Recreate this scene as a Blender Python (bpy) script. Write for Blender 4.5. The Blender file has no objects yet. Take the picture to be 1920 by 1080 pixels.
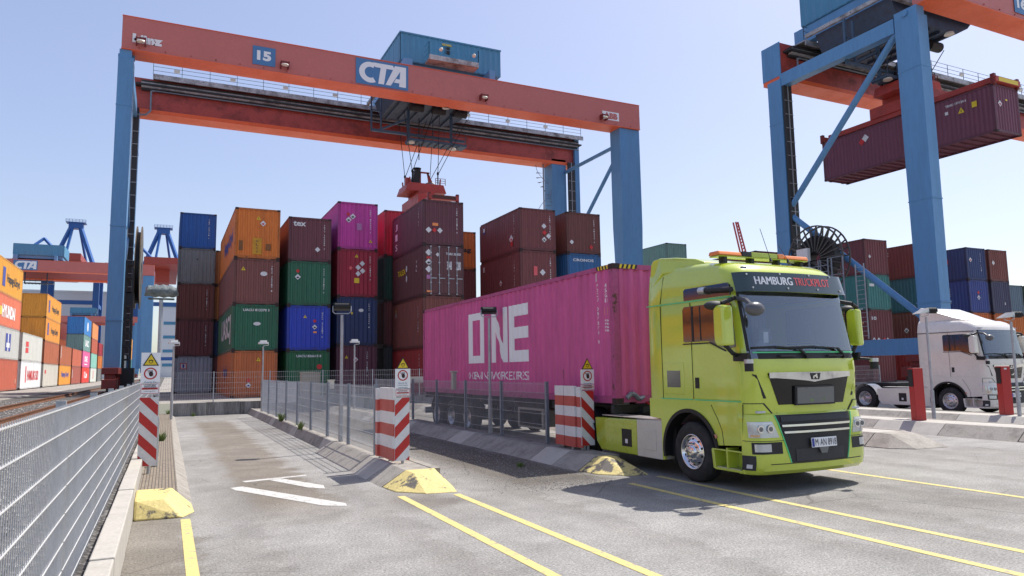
import bpy, bmesh, math, random
from math import sin, cos, pi, radians, sqrt, atan2, floor
from mathutils import Vector, Matrix
random.seed(7)
scene = bpy.context.scene
COL = scene.collection
# ------------------------------------------------------------------ camera
cam = bpy.data.cameras.new("camera"); cam.lens = 36 * 1340.5 / 1920; cam.sensor_width = 36
cam.clip_start = 0.05; cam.clip_end = 3000
co = bpy.data.objects.new("camera", cam); COL.objects.link(co); scene.camera = co
_a, _p, _r = radians(25.762), radians(6.479), radians(-0.911)
_f = Vector((sin(_a)*cos(_p), cos(_a)*cos(_p), sin(_p))); _ri = Vector((cos(_a), -sin(_a), 0)); _up = _ri.cross(_f)
_r2 = cos(_r)*_ri + sin(_r)*_up; _u2 = -sin(_r)*_ri + cos(_r)*_up
co.matrix_world = Matrix(((_r2.x, _u2.x, -_f.x, 0), (_r2.y, _u2.y, -_f.y, 0), (_r2.z, _u2.z, -_f.z, 1.93), (0, 0, 0, 1)))
# ------------------------------------------------------------------ world, sun, exposure
SUNV = Vector((0.62, 0.15, 1.0)).normalized()
SUN_EL = math.asin(SUNV.z); SUN_ROT = atan2(SUNV.x, SUNV.y)
w = bpy.data.worlds.new("World"); scene.world = w; w.use_nodes = True
nt = w.node_tree; bg = nt.nodes["Background"]
sky = nt.nodes.new("ShaderNodeTexSky"); sky.sky_type = 'NISHITA'; sky.sun_disc = False
sky.sun_elevation = SUN_EL; sky.sun_rotation = SUN_ROT; sky.air_density = 1.0; sky.dust_density = 1.6; sky.ozone_density = 1.6
gm = nt.nodes.new("ShaderNodeGamma"); gm.inputs[1].default_value = .62; nt.links.new(sky.outputs[0], gm.inputs[0])
hs_ = nt.nodes.new("ShaderNodeHueSaturation"); hs_.inputs["Saturation"].default_value = 1.2; hs_.inputs["Value"].default_value = 1.05; hs_.inputs["Hue"].default_value = .519; nt.links.new(gm.outputs[0], hs_.inputs["Color"])
nt.links.new(hs_.outputs[0], bg.inputs[0]); bg.inputs[1].default_value = 0.15
sun = bpy.data.lights.new("sun", 'SUN'); sun.energy = 2.75; sun.angle = radians(0.53); sun.color = (1.0, 0.955, 0.89)
so = bpy.data.objects.new("sun", sun); COL.objects.link(so); so.location = (60, 10, 90)
so.rotation_euler = SUNV.to_track_quat('Z', 'Y').to_euler()
vs = scene.view_settings; vs.view_transform = 'Standard'; vs.look = 'None'; vs.exposure = 1.12; vs.gamma = 1; vs.use_curve_mapping = False
scene.cycles.max_bounces = 8; scene.cycles.transparent_max_bounces = 12
# ------------------------------------------------------------------ materials
MATS = {}
def N(nt, t, **k):
    n = nt.nodes.new("ShaderNode" + t)
    for a, b in k.items():
        if a.startswith("i_"):
            key = a[2:]; key = int(key) if key.isdigit() else key.replace("_", " ")
            n.inputs[key].default_value = b
        else: setattr(n, a, b)
    return n
def newmat(name):
    m = bpy.data.materials.new(name); m.use_nodes = True; nt = m.node_tree
    return m, nt, nt.nodes["Principled BSDF"], nt.links.new
def hexc(r, g, b):      # sRGB 0-255 -> linear
    f = lambda c: (c/255/12.92) if c/255 <= .04045 else ((c/255+.055)/1.055)**2.4
    return (f(r), f(g), f(b), 1)
def mat(name, c, rough=.5, metal=0, coat=0, dirt=.12, bump=0, scale=3.0, emis=None, spec=.5, dirtcol=None, streak=False, objcol=False, rust=0.0):
    """general painted / worn surface: base colour varied by noise, faint dirt, optional streaks and rust"""
    if name in MATS: return MATS[name]
    m, nt, b, L = newmat(name)
    tc = N(nt, "TexCoord"); mp = N(nt, "Mapping"); L(tc.outputs["Object"], mp.inputs[0])
    oi = N(nt, "ObjectInfo")
    add = N(nt, "VectorMath", operation='ADD'); mul = N(nt, "VectorMath", operation='SCALE', i_Scale=37.0)
    cx = N(nt, "CombineXYZ"); L(oi.outputs["Random"], cx.inputs[0]); L(oi.outputs["Random"], cx.inputs[1]); L(cx.outputs[0], mul.inputs[0])
    L(mp.outputs[0], add.inputs[0]); L(mul.outputs[0], add.inputs[1])
    if streak: mp.inputs["Scale"].default_value = (1.6, 1.6, .22)
    nz = N(nt, "TexNoise", i_Scale=scale, i_Detail=6.0, i_Roughness=.65); L(add.outputs[0], nz.inputs["Vector"])
    nz2 = N(nt, "TexNoise", i_Scale=scale*9, i_Detail=4.0, i_Roughness=.7); L(add.outputs[0], nz2.inputs["Vector"])
    r1 = N(nt, "ValToRGB"); r1.color_ramp.elements[0].position = .45; r1.color_ramp.elements[1].position = .75
    r1.color_ramp.elements[0].color = (0, 0, 0, 1); r1.color_ramp.elements[1].color = (dirt*2.2, dirt*2.2, dirt*2.2, 1)
    L(nz.outputs[0], r1.inputs[0])
    mx = N(nt, "Mix", data_type='RGBA'); L(r1.outputs[0], mx.inputs[0])
    base = mx.inputs[6]
    hs = N(nt, "HueSaturation"); 
    mr = N(nt, "MapRange", i_1=.3, i_2=.7, i_3=1-dirt*.8, i_4=1+dirt*.5); L(nz2.outputs[0], mr.inputs[0]); L(mr.outputs[0], hs.inputs["Value"])
    if objcol: L(oi.outputs["Color"], hs.inputs["Color"])
    else: hs.inputs["Color"].default_value = c
    L(hs.outputs[0], base)
    dc = dirtcol or (c[0]*.45+.03, c[1]*.45+.028, c[2]*.45+.024, 1)
    if objcol:
        dm = N(nt, "Mix", data_type='RGBA', blend_type='MIX', i_0=.55); L(oi.outputs["Color"], dm.inputs[6]); dm.inputs[7].default_value = (.07, .055, .045, 1); L(dm.outputs[2], mx.inputs[7])
    else: mx.inputs[7].default_value = dc
    out = mx.outputs[2]
    if rust:
        nr = N(nt, "TexNoise", i_Scale=scale*2.6, i_Detail=8.0, i_Roughness=.75); L(add.outputs[0], nr.inputs["Vector"])
        rr = N(nt, "ValToRGB"); rr.color_ramp.elements[0].position = .70-rust*.3; rr.color_ramp.elements[1].position = .76-rust*.3
        L(nr.outputs[0], rr.inputs[0]); rm = N(nt, "Mix", data_type='RGBA'); L(rr.outputs[0], rm.inputs[0]); L(out, rm.inputs[6]); rm.inputs[7].default_value = (.085, .035, .018, 1); out = rm.outputs[2]
    L(out, b.inputs["Base Color"])
    rg = N(nt, "MapRange", i_1=.3, i_2=.7, i_3=max(.03, rough-.08), i_4=min(1, rough+.12)); L(nz.outputs[0], rg.inputs[0]); L(rg.outputs[0], b.inputs["Roughness"])
    b.inputs["Metallic"].default_value = metal; b.inputs["Coat Weight"].default_value = coat; b.inputs["Coat Roughness"].default_value = .06
    b.inputs["Specular IOR Level"].default_value = spec
    if bump:
        bp = N(nt, "Bump", i_Strength=bump, i_Distance=.02); L(nz2.outputs[0], bp.inputs["Height"]); L(bp.outputs[0], b.inputs["Normal"])
    if emis:
        b.inputs["Emission Color"].default_value = emis; b.inputs["Emission Strength"].default_value = 1
    MATS[name] = m; return m
cont_m = mat("container paint", (1, 1, 1, 1), .5, dirt=.2, scale=1.1, streak=True, objcol=True, rust=.22, bump=.05)
frame_m = mat("container frame paint", (1, 1, 1, 1), .55, dirt=.28, scale=1.6, objcol=True, rust=.42, bump=.06)
cast_m = mat("casting steel", (.05, .028, .024, 1), .9, dirt=.3, rust=.4)
white_m = mat("lettering white", (.72, .72, .72, 1), .5, dirt=.12, scale=2)
black_m = mat("matt black", (.012, .012, .013, 1), .55, dirt=.1)
gloss_black = mat("gloss black", (.005, .005, .006, 1), .16, coat=.25, spec=.35, dirt=.02)
rubber = mat("rubber", (.018, .018, .018, 1), .8, dirt=.35, dirtcol=(.07, .065, .06, 1), bump=.1, scale=5)
chrome = mat("chrome", (.75, .76, .78, 1), .14, 1, dirt=.05)
alu = mat("aluminium", (.62, .62, .62, 1), .32, .9, dirt=.15)
galv = mat("galvanised steel", (.42, .44, .46, 1), .48, .55, dirt=.25, scale=4, bump=.05)
galv_dark = mat("weathered galvanised steel", (.25,.285,.33, 1), .5, .4, dirt=.25, scale=4)
wire_m = mat("fence wire", (.56, .56, .55, 1), .5, 0, dirt=.15)
wire_d = mat("fence wire grey", (.5, .53, .56, 1), .45, .4, dirt=.15)
red_m = mat("signal red", (.52, .022, .02, 1), .4, dirt=.12, scale=4)
white_p = mat("signal white", (.74, .74, .73, 1), .45, dirt=.12, scale=4)
red_fade = mat("faded red", (.52, .09, .07, 1), .5, dirt=.14, scale=4)
post_red = mat("post red", (.42, .02, .018, 1), .4, dirt=.1, scale=3)
yellow_m = mat("sign yellow", (.78, .56, .02, 1), .4, dirt=.06)
yel_dk = mat("yellow black", (.03, .025, .01, 1), .5)
crane_blue = mat("crane blue", (.105, .28, .51, 1), .42, dirt=.12, scale=.55, streak=True, bump=.02, spec=.5)
crane_red = mat("crane red", (.56, .165, .14, 1), .5, dirt=.08, scale=.5, bump=.02)
bounce_orange = mat("crane bounce orange", (.92, .15, .04, 1), .45, dirt=.1, scale=.6)  # bright orange stands in for ground bounce on the girder undersides
crane_stain = mat("crane red stained", (.46, .075, .055, 1), .5, dirt=.32, scale=1.0, dirtcol=(.02, .015, .015, 1))
house_blue = mat("machine house blue", (.07, .25, .42, 1), .45, dirt=.12, scale=1, streak=True)
sign_blue = mat("sign blue", (.075, .21, .42, 1), .5, dirt=.1)
navy_m = mat("trolley navy", (.05, .085, .14, 1), .55, dirt=.3, dirtcol=(.06, .045, .035, 1))
grey_steel = mat("walkway steel", (.48, .48, .48, 1), .55, .2, dirt=.45, scale=1.2, dirtcol=(.05, .03, .025, 1), rust=.3)
dark_steel = mat("dark steel", (.03, .032, .035, 1), .6, dirt=.3)
spread_red = mat("spreader red", (.46, .055, .04, 1), .45, dirt=.35, scale=1.5, rust=.3)
lamp_glass = mat("lamp glass", (.7, .66, .55, 1), .3, dirt=.1)
conc = mat("concrete", (.32, .295, .26, 1), .85, dirt=.30, scale=2.5, bump=.25, dirtcol=(.10, .09, .075, 1))
conc_light = mat("pale concrete", (.44, .415, .37, 1), .85, dirt=.16, scale=3, bump=.2)
conc_block = mat("stained concrete block", (.27, .265, .25, 1), .85, dirt=.5, scale=1.3, bump=.2, dirtcol=(.04, .04, .035, 1), streak=True)
beige_m = mat("cabinet beige", (.36, .33, .27, 1), .5, dirt=.15)
rail_m = mat("rusty rail", (.20, .085, .04, 1), .6, .3, dirt=.35, dirtcol=(.05, .025, .015, 1), scale=6)
cable_m = mat("cable black", (.01, .01, .011, 1), .5)
reel_m = mat("reel steel", (.10, .095, .085, 1), .5, .3, dirt=.3)
bog_red = mat("bogie red", (.20, .022, .018, 1), .5, dirt=.35)
lime = mat("lime green paint", (.53, .63, .06, 1), .16, 0, 1.0, dirt=.05, scale=2.2)
lime_d = mat("lime fairing paint", (.42, .50, .03, 1), .28, 0, .8, dirt=.12, scale=2.2)
truck_white = mat("truck white paint", (.74, .70, .63, 1), .3, 0, .8, dirt=.08, scale=1.6, dirtcol=(.36, .30, .22, 1))
cream = mat("cream box paint", (.60, .57, .50, 1), .4, dirt=.12)
mint = mat("mint strip", (.10, .62, .25, 1), .3, dirt=.02)
amber = mat("amber lens", (.85, .22, .01, 1), .12, 0, 1, dirt=.06)
seat_m = mat("seat fabric", (.26,.29,.33, 1), .85, dirt=.1)
dash_m = mat("dashboard plastic", (.2,.21,.23, 1), .6)
inner_m = mat("cab lining", (.55, .58, .62, 1), .8)
teal_m = mat("teal cushion", (.03, .16, .15, 1), .8)
lens_m = mat("lamp lens clear", (.52, .55, .58, 1), .08, .5, 1, dirt=.05)
grey_scr = mat("grey display", (.15, .155, .15, 1), .3, dirt=.05)
blue_m = mat("deep blue letters", (.03, .05, .30, 1), .5)
redlet = mat("red letters", (.62, .03, .03, 1), .5)
pinkred = mat("coral letters", (.75, .12, .13, 1), .45, dirt=.03)
clean_w = mat("clean white letters", (.85, .85, .85, 1), .45, dirt=.03)
tarp_m = mat("grey tarpaulin", (.10, .13, .14, 1), .45, dirt=.4, scale=7, bump=.9, dirtcol=(.35, .38, .38, 1))
weed_m = mat("weed green", (.14, .20, .05, 1), .8)
def glass_mat(name, tint, refl=.16):
    m, nt, b, L = newmat(name); nt.nodes.remove(b)
    out = nt.nodes["Material Output"]
    tr = N(nt, "BsdfTransparent"); tr.inputs[0].default_value = tint
    gl = N(nt, "BsdfGlossy", i_Roughness=.02); gl.inputs[0].default_value = (.9, .95, 1, 1)
    lw = N(nt, "LayerWeight", i_Blend=.35); mr = N(nt, "MapRange", i_1=0.0, i_2=1.0, i_3=refl, i_4=.95)
    mx = N(nt, "MixShader"); L(lw.outputs["Fresnel"], mr.inputs[0]); L(mr.outputs[0], mx.inputs[0]); L(tr.outputs[0], mx.inputs[1]); L(gl.outputs[0], mx.inputs[2]); L(mx.outputs[0], out.inputs[0])
    MATS[name] = m; return m
wind_glass = glass_mat("windscreen glass", (.92, .96, .98, 1), .17)
side_glass = mat("dark side glass", (.010, .012, .016, 1), .03, 0, 1, dirt=.02, spec=1.0)
# ------------------------------------------------------------------ mesh builder
WORLD = set()      # things whose parts are given in world coordinates
class MB:
    def __init__(s): s.v = []; s.f = []; s.m = []; s.mi = 0
    def add(s, vs_, fs):
        n = len(s.v); s.v += [tuple(p) for p in vs_]
        for f in fs: s.f.append(tuple(i+n for i in f)); s.m.append(s.mi)
        return s
    def box(s, x0, x1, y0, y1, z0, z1):
        if x0 > x1: x0, x1 = x1, x0
        if y0 > y1: y0, y1 = y1, y0
        return s.add([(x0,y0,z0),(x1,y0,z0),(x1,y1,z0),(x0,y1,z0),(x0,y0,z1),(x1,y0,z1),(x1,y1,z1),(x0,y1,z1)],
              [(0,3,2,1),(4,5,6,7),(0,1,5,4),(1,2,6,5),(2,3,7,6),(3,0,4,7)])
    def beam(s, p, q, w=.05, h=None, up=(0,0,1)):
        h = h or w; p = Vector(p); q = Vector(q); d = (q-p).normalized(); u = Vector(up)
        if abs(d.dot(u)) > .98: u = Vector((0,1,0))
        a = d.cross(u).normalized()*w/2; b = a.cross(d).normalized()*h/2
        P = [p-a-b, p+a-b, p+a+b, p-a+b, q-a-b, q+a-b, q+a+b, q-a+b]
        return s.add(P, [(0,1,2,3),(4,7,6,5),(0,4,5,1),(1,5,6,2),(2,6,7,3),(3,7,4,0)])
    def tube(s, p, q, r, n=10, r2=None, cap=True):
        p = Vector(p); q = Vector(q); d = (q-p).normalized(); u = Vector((0,0,1)) if abs(d.z) < .95 else Vector((1,0,0))
        a = d.cross(u).normalized(); b = d.cross(a); r2 = r if r2 is None else r2
        P = [p+(a*cos(2*pi*i/n)+b*sin(2*pi*i/n))*r for i in range(n)] + [q+(a*cos(2*pi*i/n)+b*sin(2*pi*i/n))*r2 for i in range(n)]
        F = [(i, (i+1) % n, n+(i+1) % n, n+i) for i in range(n)]
        if cap: F += [tuple(range(n-1, -1, -1)), tuple(range(n, 2*n))]
        return s.add(P, F)
    def path(s, pts, r, n=8):
        for a, b in zip(pts[:-1], pts[1:]): s.tube(a, b, r, n)
        return s
    def prism(s, poly, axis, a, b):
        """poly: 2D points in the plane normal to axis; extruded from a to b"""
        def P(u, v, t): return {'x': (t,u,v), 'y': (u,t,v), 'z': (u,v,t)}[axis]
        n = len(poly); V = [P(u,v,a) for u,v in poly] + [P(u,v,b) for u,v in poly]
        ar = sum(poly[i][0]*poly[(i+1)%n][1]-poly[(i+1)%n][0]*poly[i][1] for i in range(n))
        F = [tuple(range(n))[::-1], tuple(range(n, 2*n))] + [(i, (i+1)%n, n+(i+1)%n, n+i) for i in range(n)]
        flip = (ar < 0) ^ (b < a) ^ (axis == 'y')
        if flip: F = [f[::-1] for f in F]
        return s.add(V, F)
    def lathe(s, prof, c, axis='x', n=32, close=False):
        """prof: (along, radius)"""
        k = len(prof); V = []
        for i in range(n):
            t = 2*pi*i/n
            for a, r in prof:
                q = {'x': (a, r*cos(t), r*sin(t)), 'z': (r*cos(t), r*sin(t), a), 'y': (r*sin(t), a, r*cos(t))}[axis]
                V.append((q[0]+c[0], q[1]+c[1], q[2]+c[2]))
        F = []
        for i in range(n):
            j = (i+1) % n
            for m in range(k-1): F.append((i*k+m, i*k+m+1, j*k+m+1, j*k+m))
            if close: F.append((i*k+k-1, i*k, j*k, j*k+k-1))
        return s.add(V, F)
    def grid(s, fn, nu, nv):
        V = [fn(i/nu, j/nv) for j in range(nv+1) for i in range(nu+1)]; w_ = nu+1
        return s.add(V, [(j*w_+i, j*w_+i+1, (j+1)*w_+i+1, (j+1)*w_+i) for j in range(nv) for i in range(nu)])
    def ell(s, c, r, nu=14, nv=8):
        V = []; F = []
        for j in range(1, nv):
            for i in range(nu):
                V.append((c[0]+r[0]*sin(pi*j/nv)*cos(2*pi*i/nu), c[1]+r[1]*sin(pi*j/nv)*sin(2*pi*i/nu), c[2]+r[2]*cos(pi*j/nv)))
        V += [(c[0],c[1],c[2]+r[2]), (c[0],c[1],c[2]-r[2])]; t = len(V)-2; b = t+1
        for j in range(nv-2):
            for i in range(nu): F.append((j*nu+i, (j+1)*nu+i, (j+1)*nu+(i+1)%nu, j*nu+(i+1)%nu))
        for i in range(nu): F.append((t, i, (i+1)%nu)); F.append((b, (nv-2)*nu+(i+1)%nu, (nv-2)*nu+i))
        return s.add(V, F)
    def mesh(s, name, mats):
        me = bpy.data.meshes.new(name); me.from_pydata(s.v, [], s.f); 
        for m in (mats if isinstance(mats, (list, tuple)) else [mats]): me.materials.append(m)
        if any(s.m): me.polygons.foreach_set("material_index", s.m)
        return me
    def build(s, name, mats, parent=None, bevel=0, smooth=False, color=None, fixn=False):
        if parent is not None and parent.name in WORLD:
            o_ = parent.location; s.v = [(x-o_.x, y-o_.y, z-o_.z) for x, y, z in s.v]
        me = s.mesh(name, mats)
        if fixn:
            bm = bmesh.new(); bm.from_mesh(me); bmesh.ops.remove_doubles(bm, verts=bm.verts, dist=1e-4); bmesh.ops.recalc_face_normals(bm, faces=bm.faces); bm.to_mesh(me); bm.free()
        me.update()
        return link(name, me, parent, bevel, smooth, color)
def link(name, me, parent=None, bevel=0, smooth=False, color=None):
    o = bpy.data.objects.new(name, me); COL.objects.link(o)
    if parent is not None: o.parent = parent
    if smooth:
        me.polygons.foreach_set("use_smooth", [True]*len(me.polygons))
        try: me.set_sharp_from_angle(angle=radians(38))
        except Exception: pass
    if bevel:
        b = o.modifiers.new("bevel", 'BEVEL'); b.width = bevel; b.segments = 2; b.limit_method = 'ANGLE'; b.angle_limit = radians(40)
    if color: o.color = color
    return o
def tag(o, label, cat, group=None, kind=None):
    if label: o["label"] = label
    if cat: o["category"] = cat
    if group: o["group"] = group
    if kind: o["kind"] = kind
    return o
def thing(name, label, cat, loc=(0,0,0), rotz=0, group=None, local=False):
    o = bpy.data.objects.new(name, None); COL.objects.link(o); o.location = loc; o.rotation_euler = (0,0,rotz); o.empty_display_size = .3
    tag(o, label, cat, group)
    if not local: WORLD.add(o.name)
    return o
def struct(o): o["kind"] = "structure"; return o
# ---- lettering: flat glyph meshes fitted to width x height, mapped by fn(u,v)
TX = {}
def glyphs(s, bold=0.0):
    k = (s, bold)
    if k not in TX:
        cu = bpy.data.curves.new("t", 'FONT'); cu.body = s; cu.size = 1; cu.offset = bold; cu.resolution_u = 3; cu.align_x = 'LEFT'; cu.space_line = .92
        ob = bpy.data.objects.new("t", cu); COL.objects.link(ob)
        dg = bpy.context.evaluated_depsgraph_get(); me = bpy.data.meshes.new_from_object(ob.evaluated_get(dg))
        vs_ = [(v.co.x, v.co.y) for v in me.vertices]; fs = [tuple(p.vertices) for p in me.polygons]
        bpy.data.objects.remove(ob); bpy.data.curves.remove(cu); bpy.data.meshes.remove(me)
        x0 = min(v[0] for v in vs_); x1 = max(v[0] for v in vs_); y0 = min(v[1] for v in vs_); y1 = max(v[1] for v in vs_)
        TX[k] = ([((x-x0)/(x1-x0), (y-y0)/(y1-y0)) for x, y in vs_], fs)
    return TX[k]
def put_text(mb, s, fn, bold=0.02):
    vs_, fs = glyphs(s, bold); mb.add([fn(u, v) for u, v in vs_], fs); return mb
def put_bold(mb, s, fn, k=2, du=.006, dn=(0,-.0006,0)):
    """glyphs drawn k times, each shifted sideways and 0.6 mm outwards, for a heavier face"""
    for i in range(k):
        put_text(mb, s, (lambda u, v, i=i: Vector(fn(u+du*(i-(k-1)/2), v))+Vector(dn)*i), .0)
    return mb
def textplane(mb, s, o, du, dv, bold=.02):
    """fitted so the text fills o + u*du + v*dv"""
    o = Vector(o); du = Vector(du); dv = Vector(dv); return put_text(mb, s, lambda u, v: o+du*u+dv*v, bold)
def vcode(mb, s, o, du, dv, n=None):
    """characters stacked downwards in a narrow column"""
    o = Vector(o); du = Vector(du); dv = Vector(dv); n = len(s)
    for i, ch in enumerate(s):
        if ch == ' ': continue
        a = o+dv*(1-(i+1)/n)
        put_text(mb, ch, lambda u, v, a=a: a+du*u+dv*(v*.62/n), .02)
    return mb
# ------------------------------------------------------------------ shipping containers
CM = {}
def corr(t, per=.278, dep=.036, fl=.30, sl=.20):
    """depth of the corrugation at run length t: outer flat, slope, inner flat, slope"""
    a = (t/per) % 1.0
    if a < fl: return 0
    if a < fl+sl: return dep*(a-fl)/sl
    if a < 2*fl+sl: return dep
    return dep*(1-(a-2*fl-sl)/sl)
def breaks(t0, t1, per=.278, fl=.30, sl=.20):
    r = [t0]; k = floor(t0/per)-1
    while True:
        for a in (0, fl, fl+sl, 2*fl+sl):
            t = (k+a)*per
            if t > t0+1e-4 and t < t1-1e-4: r.append(t)
        k += 1
        if k*per > t1: break
    return r+[t1]
PER_E = .262
def cont_meshes(Ln, H, door):
    key = (Ln, H, door)
    if key in CM: return CM[key]
    W = 1.219; mb = MB(); z0, z1 = .15, H-.09
    for s in (-1, 1):       # long sides
        ys = breaks(.15, Ln-.15)
        V = []
        for y in ys:
            x = s*(W-.012-corr(y)); V += [(x, y, z0), (x, y, z1)]
        F = [(2*i, 2*i+1, 2*i+3, 2*i+2) for i in range(len(ys)-1)]
        mb.add(V, F if s > 0 else [f[::-1] for f in F])
    for yy, s in ((0, -1), (Ln, 1)):   # end walls
        if door and s < 0:
            mb.box(-W+.1, W-.1, .03, .06, z0, z1); continue
        xs = breaks(-W+.13, W-.13, PER_E); V = []
        for x in xs:
            y = yy-s*(.014+corr(x, PER_E, .046)); V += [(x, y, z0), (x, y, z1)]
        F = [(2*i, 2*i+2, 2*i+3, 2*i+1) for i in range(len(xs)-1)]
        mb.add(V, F if s < 0 else [f[::-1] for f in F])
    mb.add([(-W+.03,.05,H-.04),(W-.03,.05,H-.04),(W-.03,Ln-.05,H-.04),(-W+.03,Ln-.05,H-.04)], [(0,1,2,3)])
    mb.add([(-W+.03,.05,.14),(W-.03,.05,.14),(W-.03,Ln-.05,.14),(-W+.03,Ln-.05,.14)], [(3,2,1,0)])
    pan = mb.mesh("panels", cont_m)
    fr = MB()
    for sx in (-1, 1):
        for y0, y1 in ((0, .15), (Ln-.15, Ln)):
            fr.box(sx*(W-.13), sx*W, y0+.004, y1-.004, .1, H-.1)
        fr.box(sx*(W-.06), sx*(W-.004), .15, Ln-.15, H-.105, H-.012)
        fr.box(sx*(W-.06), sx*(W-.004), .15, Ln-.15, .01, .16)
    for y0 in (.006, Ln-.066):
        fr.box(-W+.13, W-.13, y0, y0+.06, H-.115, H-.008)
        fr.box(-W+.13, W-.13, y0, y0+.06, .03, .165)
        for x in (-.62, .62): fr.box(x-.12, x+.12, y0-.002, y0+.062, -.001, .032)
    n = int(Ln/.6)
    for i in range(1, n): fr.box(-W+.06, W-.06, Ln*i/n-.03, Ln*i/n+.03, .03, .13)
    frame = fr.mesh("frame", frame_m)
    ca = MB(); ca.mi = 0; ca.box(-.089, .089, -.003, .160, 0, .118); ca.mi = 1; ca.box(-.032, .032, -.005, -.003, .03, .09)
    ca.box(-.091, -.089, .05, .11, .03, .09); ca.box(.089, .091, .05, .11, .03, .09)
    cast = ca.mesh("corner_casting", [cast_m, black_m])
    dm = None
    if door:
        d = MB(); hw = W-.14
        d.box(-hw, hw, -.012, .03, .17, H-.12)
        for k in range(1, 5): d.box(-hw+.04, hw-.04, -.02, -.012, .17+(H-.3)*k/5-.03, .17+(H-.3)*k/5+.03)
        dl = MB(); dl.box(-hw, -.006, -.012, .03, .17, H-.12)
        dr = MB(); dr.box(.006, hw, -.012, .03, .17, H-.12)
        for q, a, b in ((dl, -hw+.05, -.06), (dr, .06, hw-.05)):
            for k in range(1, 5): q.box(a, b, -.022, -.012, .17+(H-.3)*k/5-.035, .17+(H-.3)*k/5+.035)
        bar = MB(); bar.tube((0, -.045, .10), (0, -.045, H-.06), .022, 8)
        for z in (.12, .75, 1.2, 1.9, H-.1): bar.box(-.05, .05, -.06, -.02, z-.03, z+.03)
        bar.beam((0, -.06, 1.0), (.33, -.07, 1.0), .03, .05)
        dm = (dl.mesh("door", cont_m), dr.mesh("door", cont_m), bar.mesh("locking_bar", galv))
    CM[key] = (pan, frame, cast, dm); return CM[key]
NCONT = 0
def container(loc, Ln, H, col, label, group, door=False, front=(), side=(), casts=4, rot=0, name="shipping_container", side2=()):
    """loc = centre of the near end at its bottom. front decals: (kind, u, v, ...) with u,v in metres from the near end's lower left corner.
    side decals (on the -x face): u measured from the near end backwards"""
    global NCONT; NCONT += 1
    pan, frame, cast, dm = cont_meshes(Ln, H, door)
    o = thing(name, label, "shipping container", loc, rot, group, local=True)
    c = tuple(min(.8, x*(1.35 if max(col) < .45 else 1.15)+.004) for x in col[:3])+(1,)
    fc = tuple(min(1, x*.72) for x in c[:3])+(1,)
    link("wall_panels", pan, o, color=c); link("frame", frame, o, color=fc)
    W = 1.219
    pos = [(-W+.087, 0, 0), (W-.087, 0, 0), (-W+.087, 0, H-.118), (W-.087, 0, H-.118)]
    for p in pos[:casts]:
        q = link("corner_casting", cast, o); q.location = p
    if casts > 4:
        for p in pos: q = link("corner_casting", cast, o); q.location = (p[0], Ln, p[2]); q.rotation_euler.z = pi
    if dm:
        link("door", dm[0], o, color=c); link("door", dm[1], o, color=c)
        for x in (-.78, -.28, .28, .78): q = link("locking_bar", dm[2], o); q.location = (x, 0, 0)
    def deco(lst, F):
        groups = {}
        F0 = F
        for di, d in enumerate(lst):
            F = (lambda di: (lambda u, v, e=0: F0(u, v, e+.0012*di)))(di)
            kind = d[0]
            if kind in ('dia', 'tri', 'rect', 'oval', 'hazard'):
                mb = MB()
                if kind == 'dia':
                    u, v, r, m = d[1:5]; mb.add([F(u-r, v), F(u, v-r), F(u+r, v), F(u, v+r)], [(0,1,2,3)])
                    m2 = d[5] if len(d) > 5 else None
                    if m2: mb.mi = 1; k = r*.55; mb.add([F(u-k, v-.1*r, .003), F(u, v-k, .003), F(u+k, v-.1*r, .003), F(u, v+k*.3, .003)], [(0,1,2,3)]); m = [m, m2]
                    mb.build("placard", m, o)
                elif kind == 'tri':
                    u, v, r = d[1:4]; mb.add([F(u-r, v-r*.8), F(u+r, v-r*.8), F(u, v+r)], [(0,1,2)]); mb.mi = 1
                    mb.add([F(u-r*.14, v-r*.5, .003), F(u+r*.14, v-r*.5, .003), F(u+r*.1, v+r*.35, .003), F(u-r*.1, v+r*.35, .003)], [(0,1,2,3)])
                    mb.build("warning_sticker", [yellow_m, black_m], o)
                elif kind == 'rect':
                    u, v, w_, h, m = d[1:6]; mb.add([F(u, v), F(u+w_, v), F(u+w_, v+h), F(u, v+h)], [(0,1,2,3)]); mb.build("sticker", m, o)
                elif kind == 'oval':
                    u, v, a, b, m = d[1:6]; mb.add([F(u+a*cos(t*pi/8), v+b*sin(t*pi/8)) for t in range(16)], [tuple(range(16))]); mb.build("placard", m, o)
            elif kind == 'code':
                u, v, w_, h, s = d[1:6]; m = d[6] if len(d) > 6 else white_m; mb = groups.setdefault(m.name, (MB(), m))[0]
                n = len(s)
                for i, ch in enumerate(s):
                    if ch == ' ': continue
                    b0 = v+h*(1-(i+1)/n)
                    put_text(mb, ch, lambda a, b, b0=b0: F(u+a*w_, b0+b*h*.66/n), .02)
            elif kind == 'text':
                u, v, w_, h, s = d[1:6]; m = d[6] if len(d) > 6 else white_m; mb = groups.setdefault(m.name, (MB(), m))[0]
                put_text(mb, s, lambda a, b: F(u+a*w_, v+b*h), d[7] if len(d) > 7 else .03)
        for mb, m in groups.values(): mb.build("lettering", m, o)
    deco(front, lambda u, v, e=0: (-W+u, (-.016 if door else .006)-e, v))
    side = [(d[0], d[1]+d[3])+(d[2], -d[3])+tuple(d[4:]) if d[0] == 'code' else d for d in side]
    deco(side, lambda u, v, e=0: (-W+.002-e, u, v))
    deco(side2, lambda u, v, e=0: (W-.002+e, u, v))
    return o
ST, HC = 2.591, 2.896
L20, L40 = 6.058, 12.192
MAROON = (.135,.035,.038); BROWN = (.15,.042,.032); OXBLOOD = (.085,.022,.032); PLUM = (.115,.035,.055); RED = (.30,.014,.028)
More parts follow.
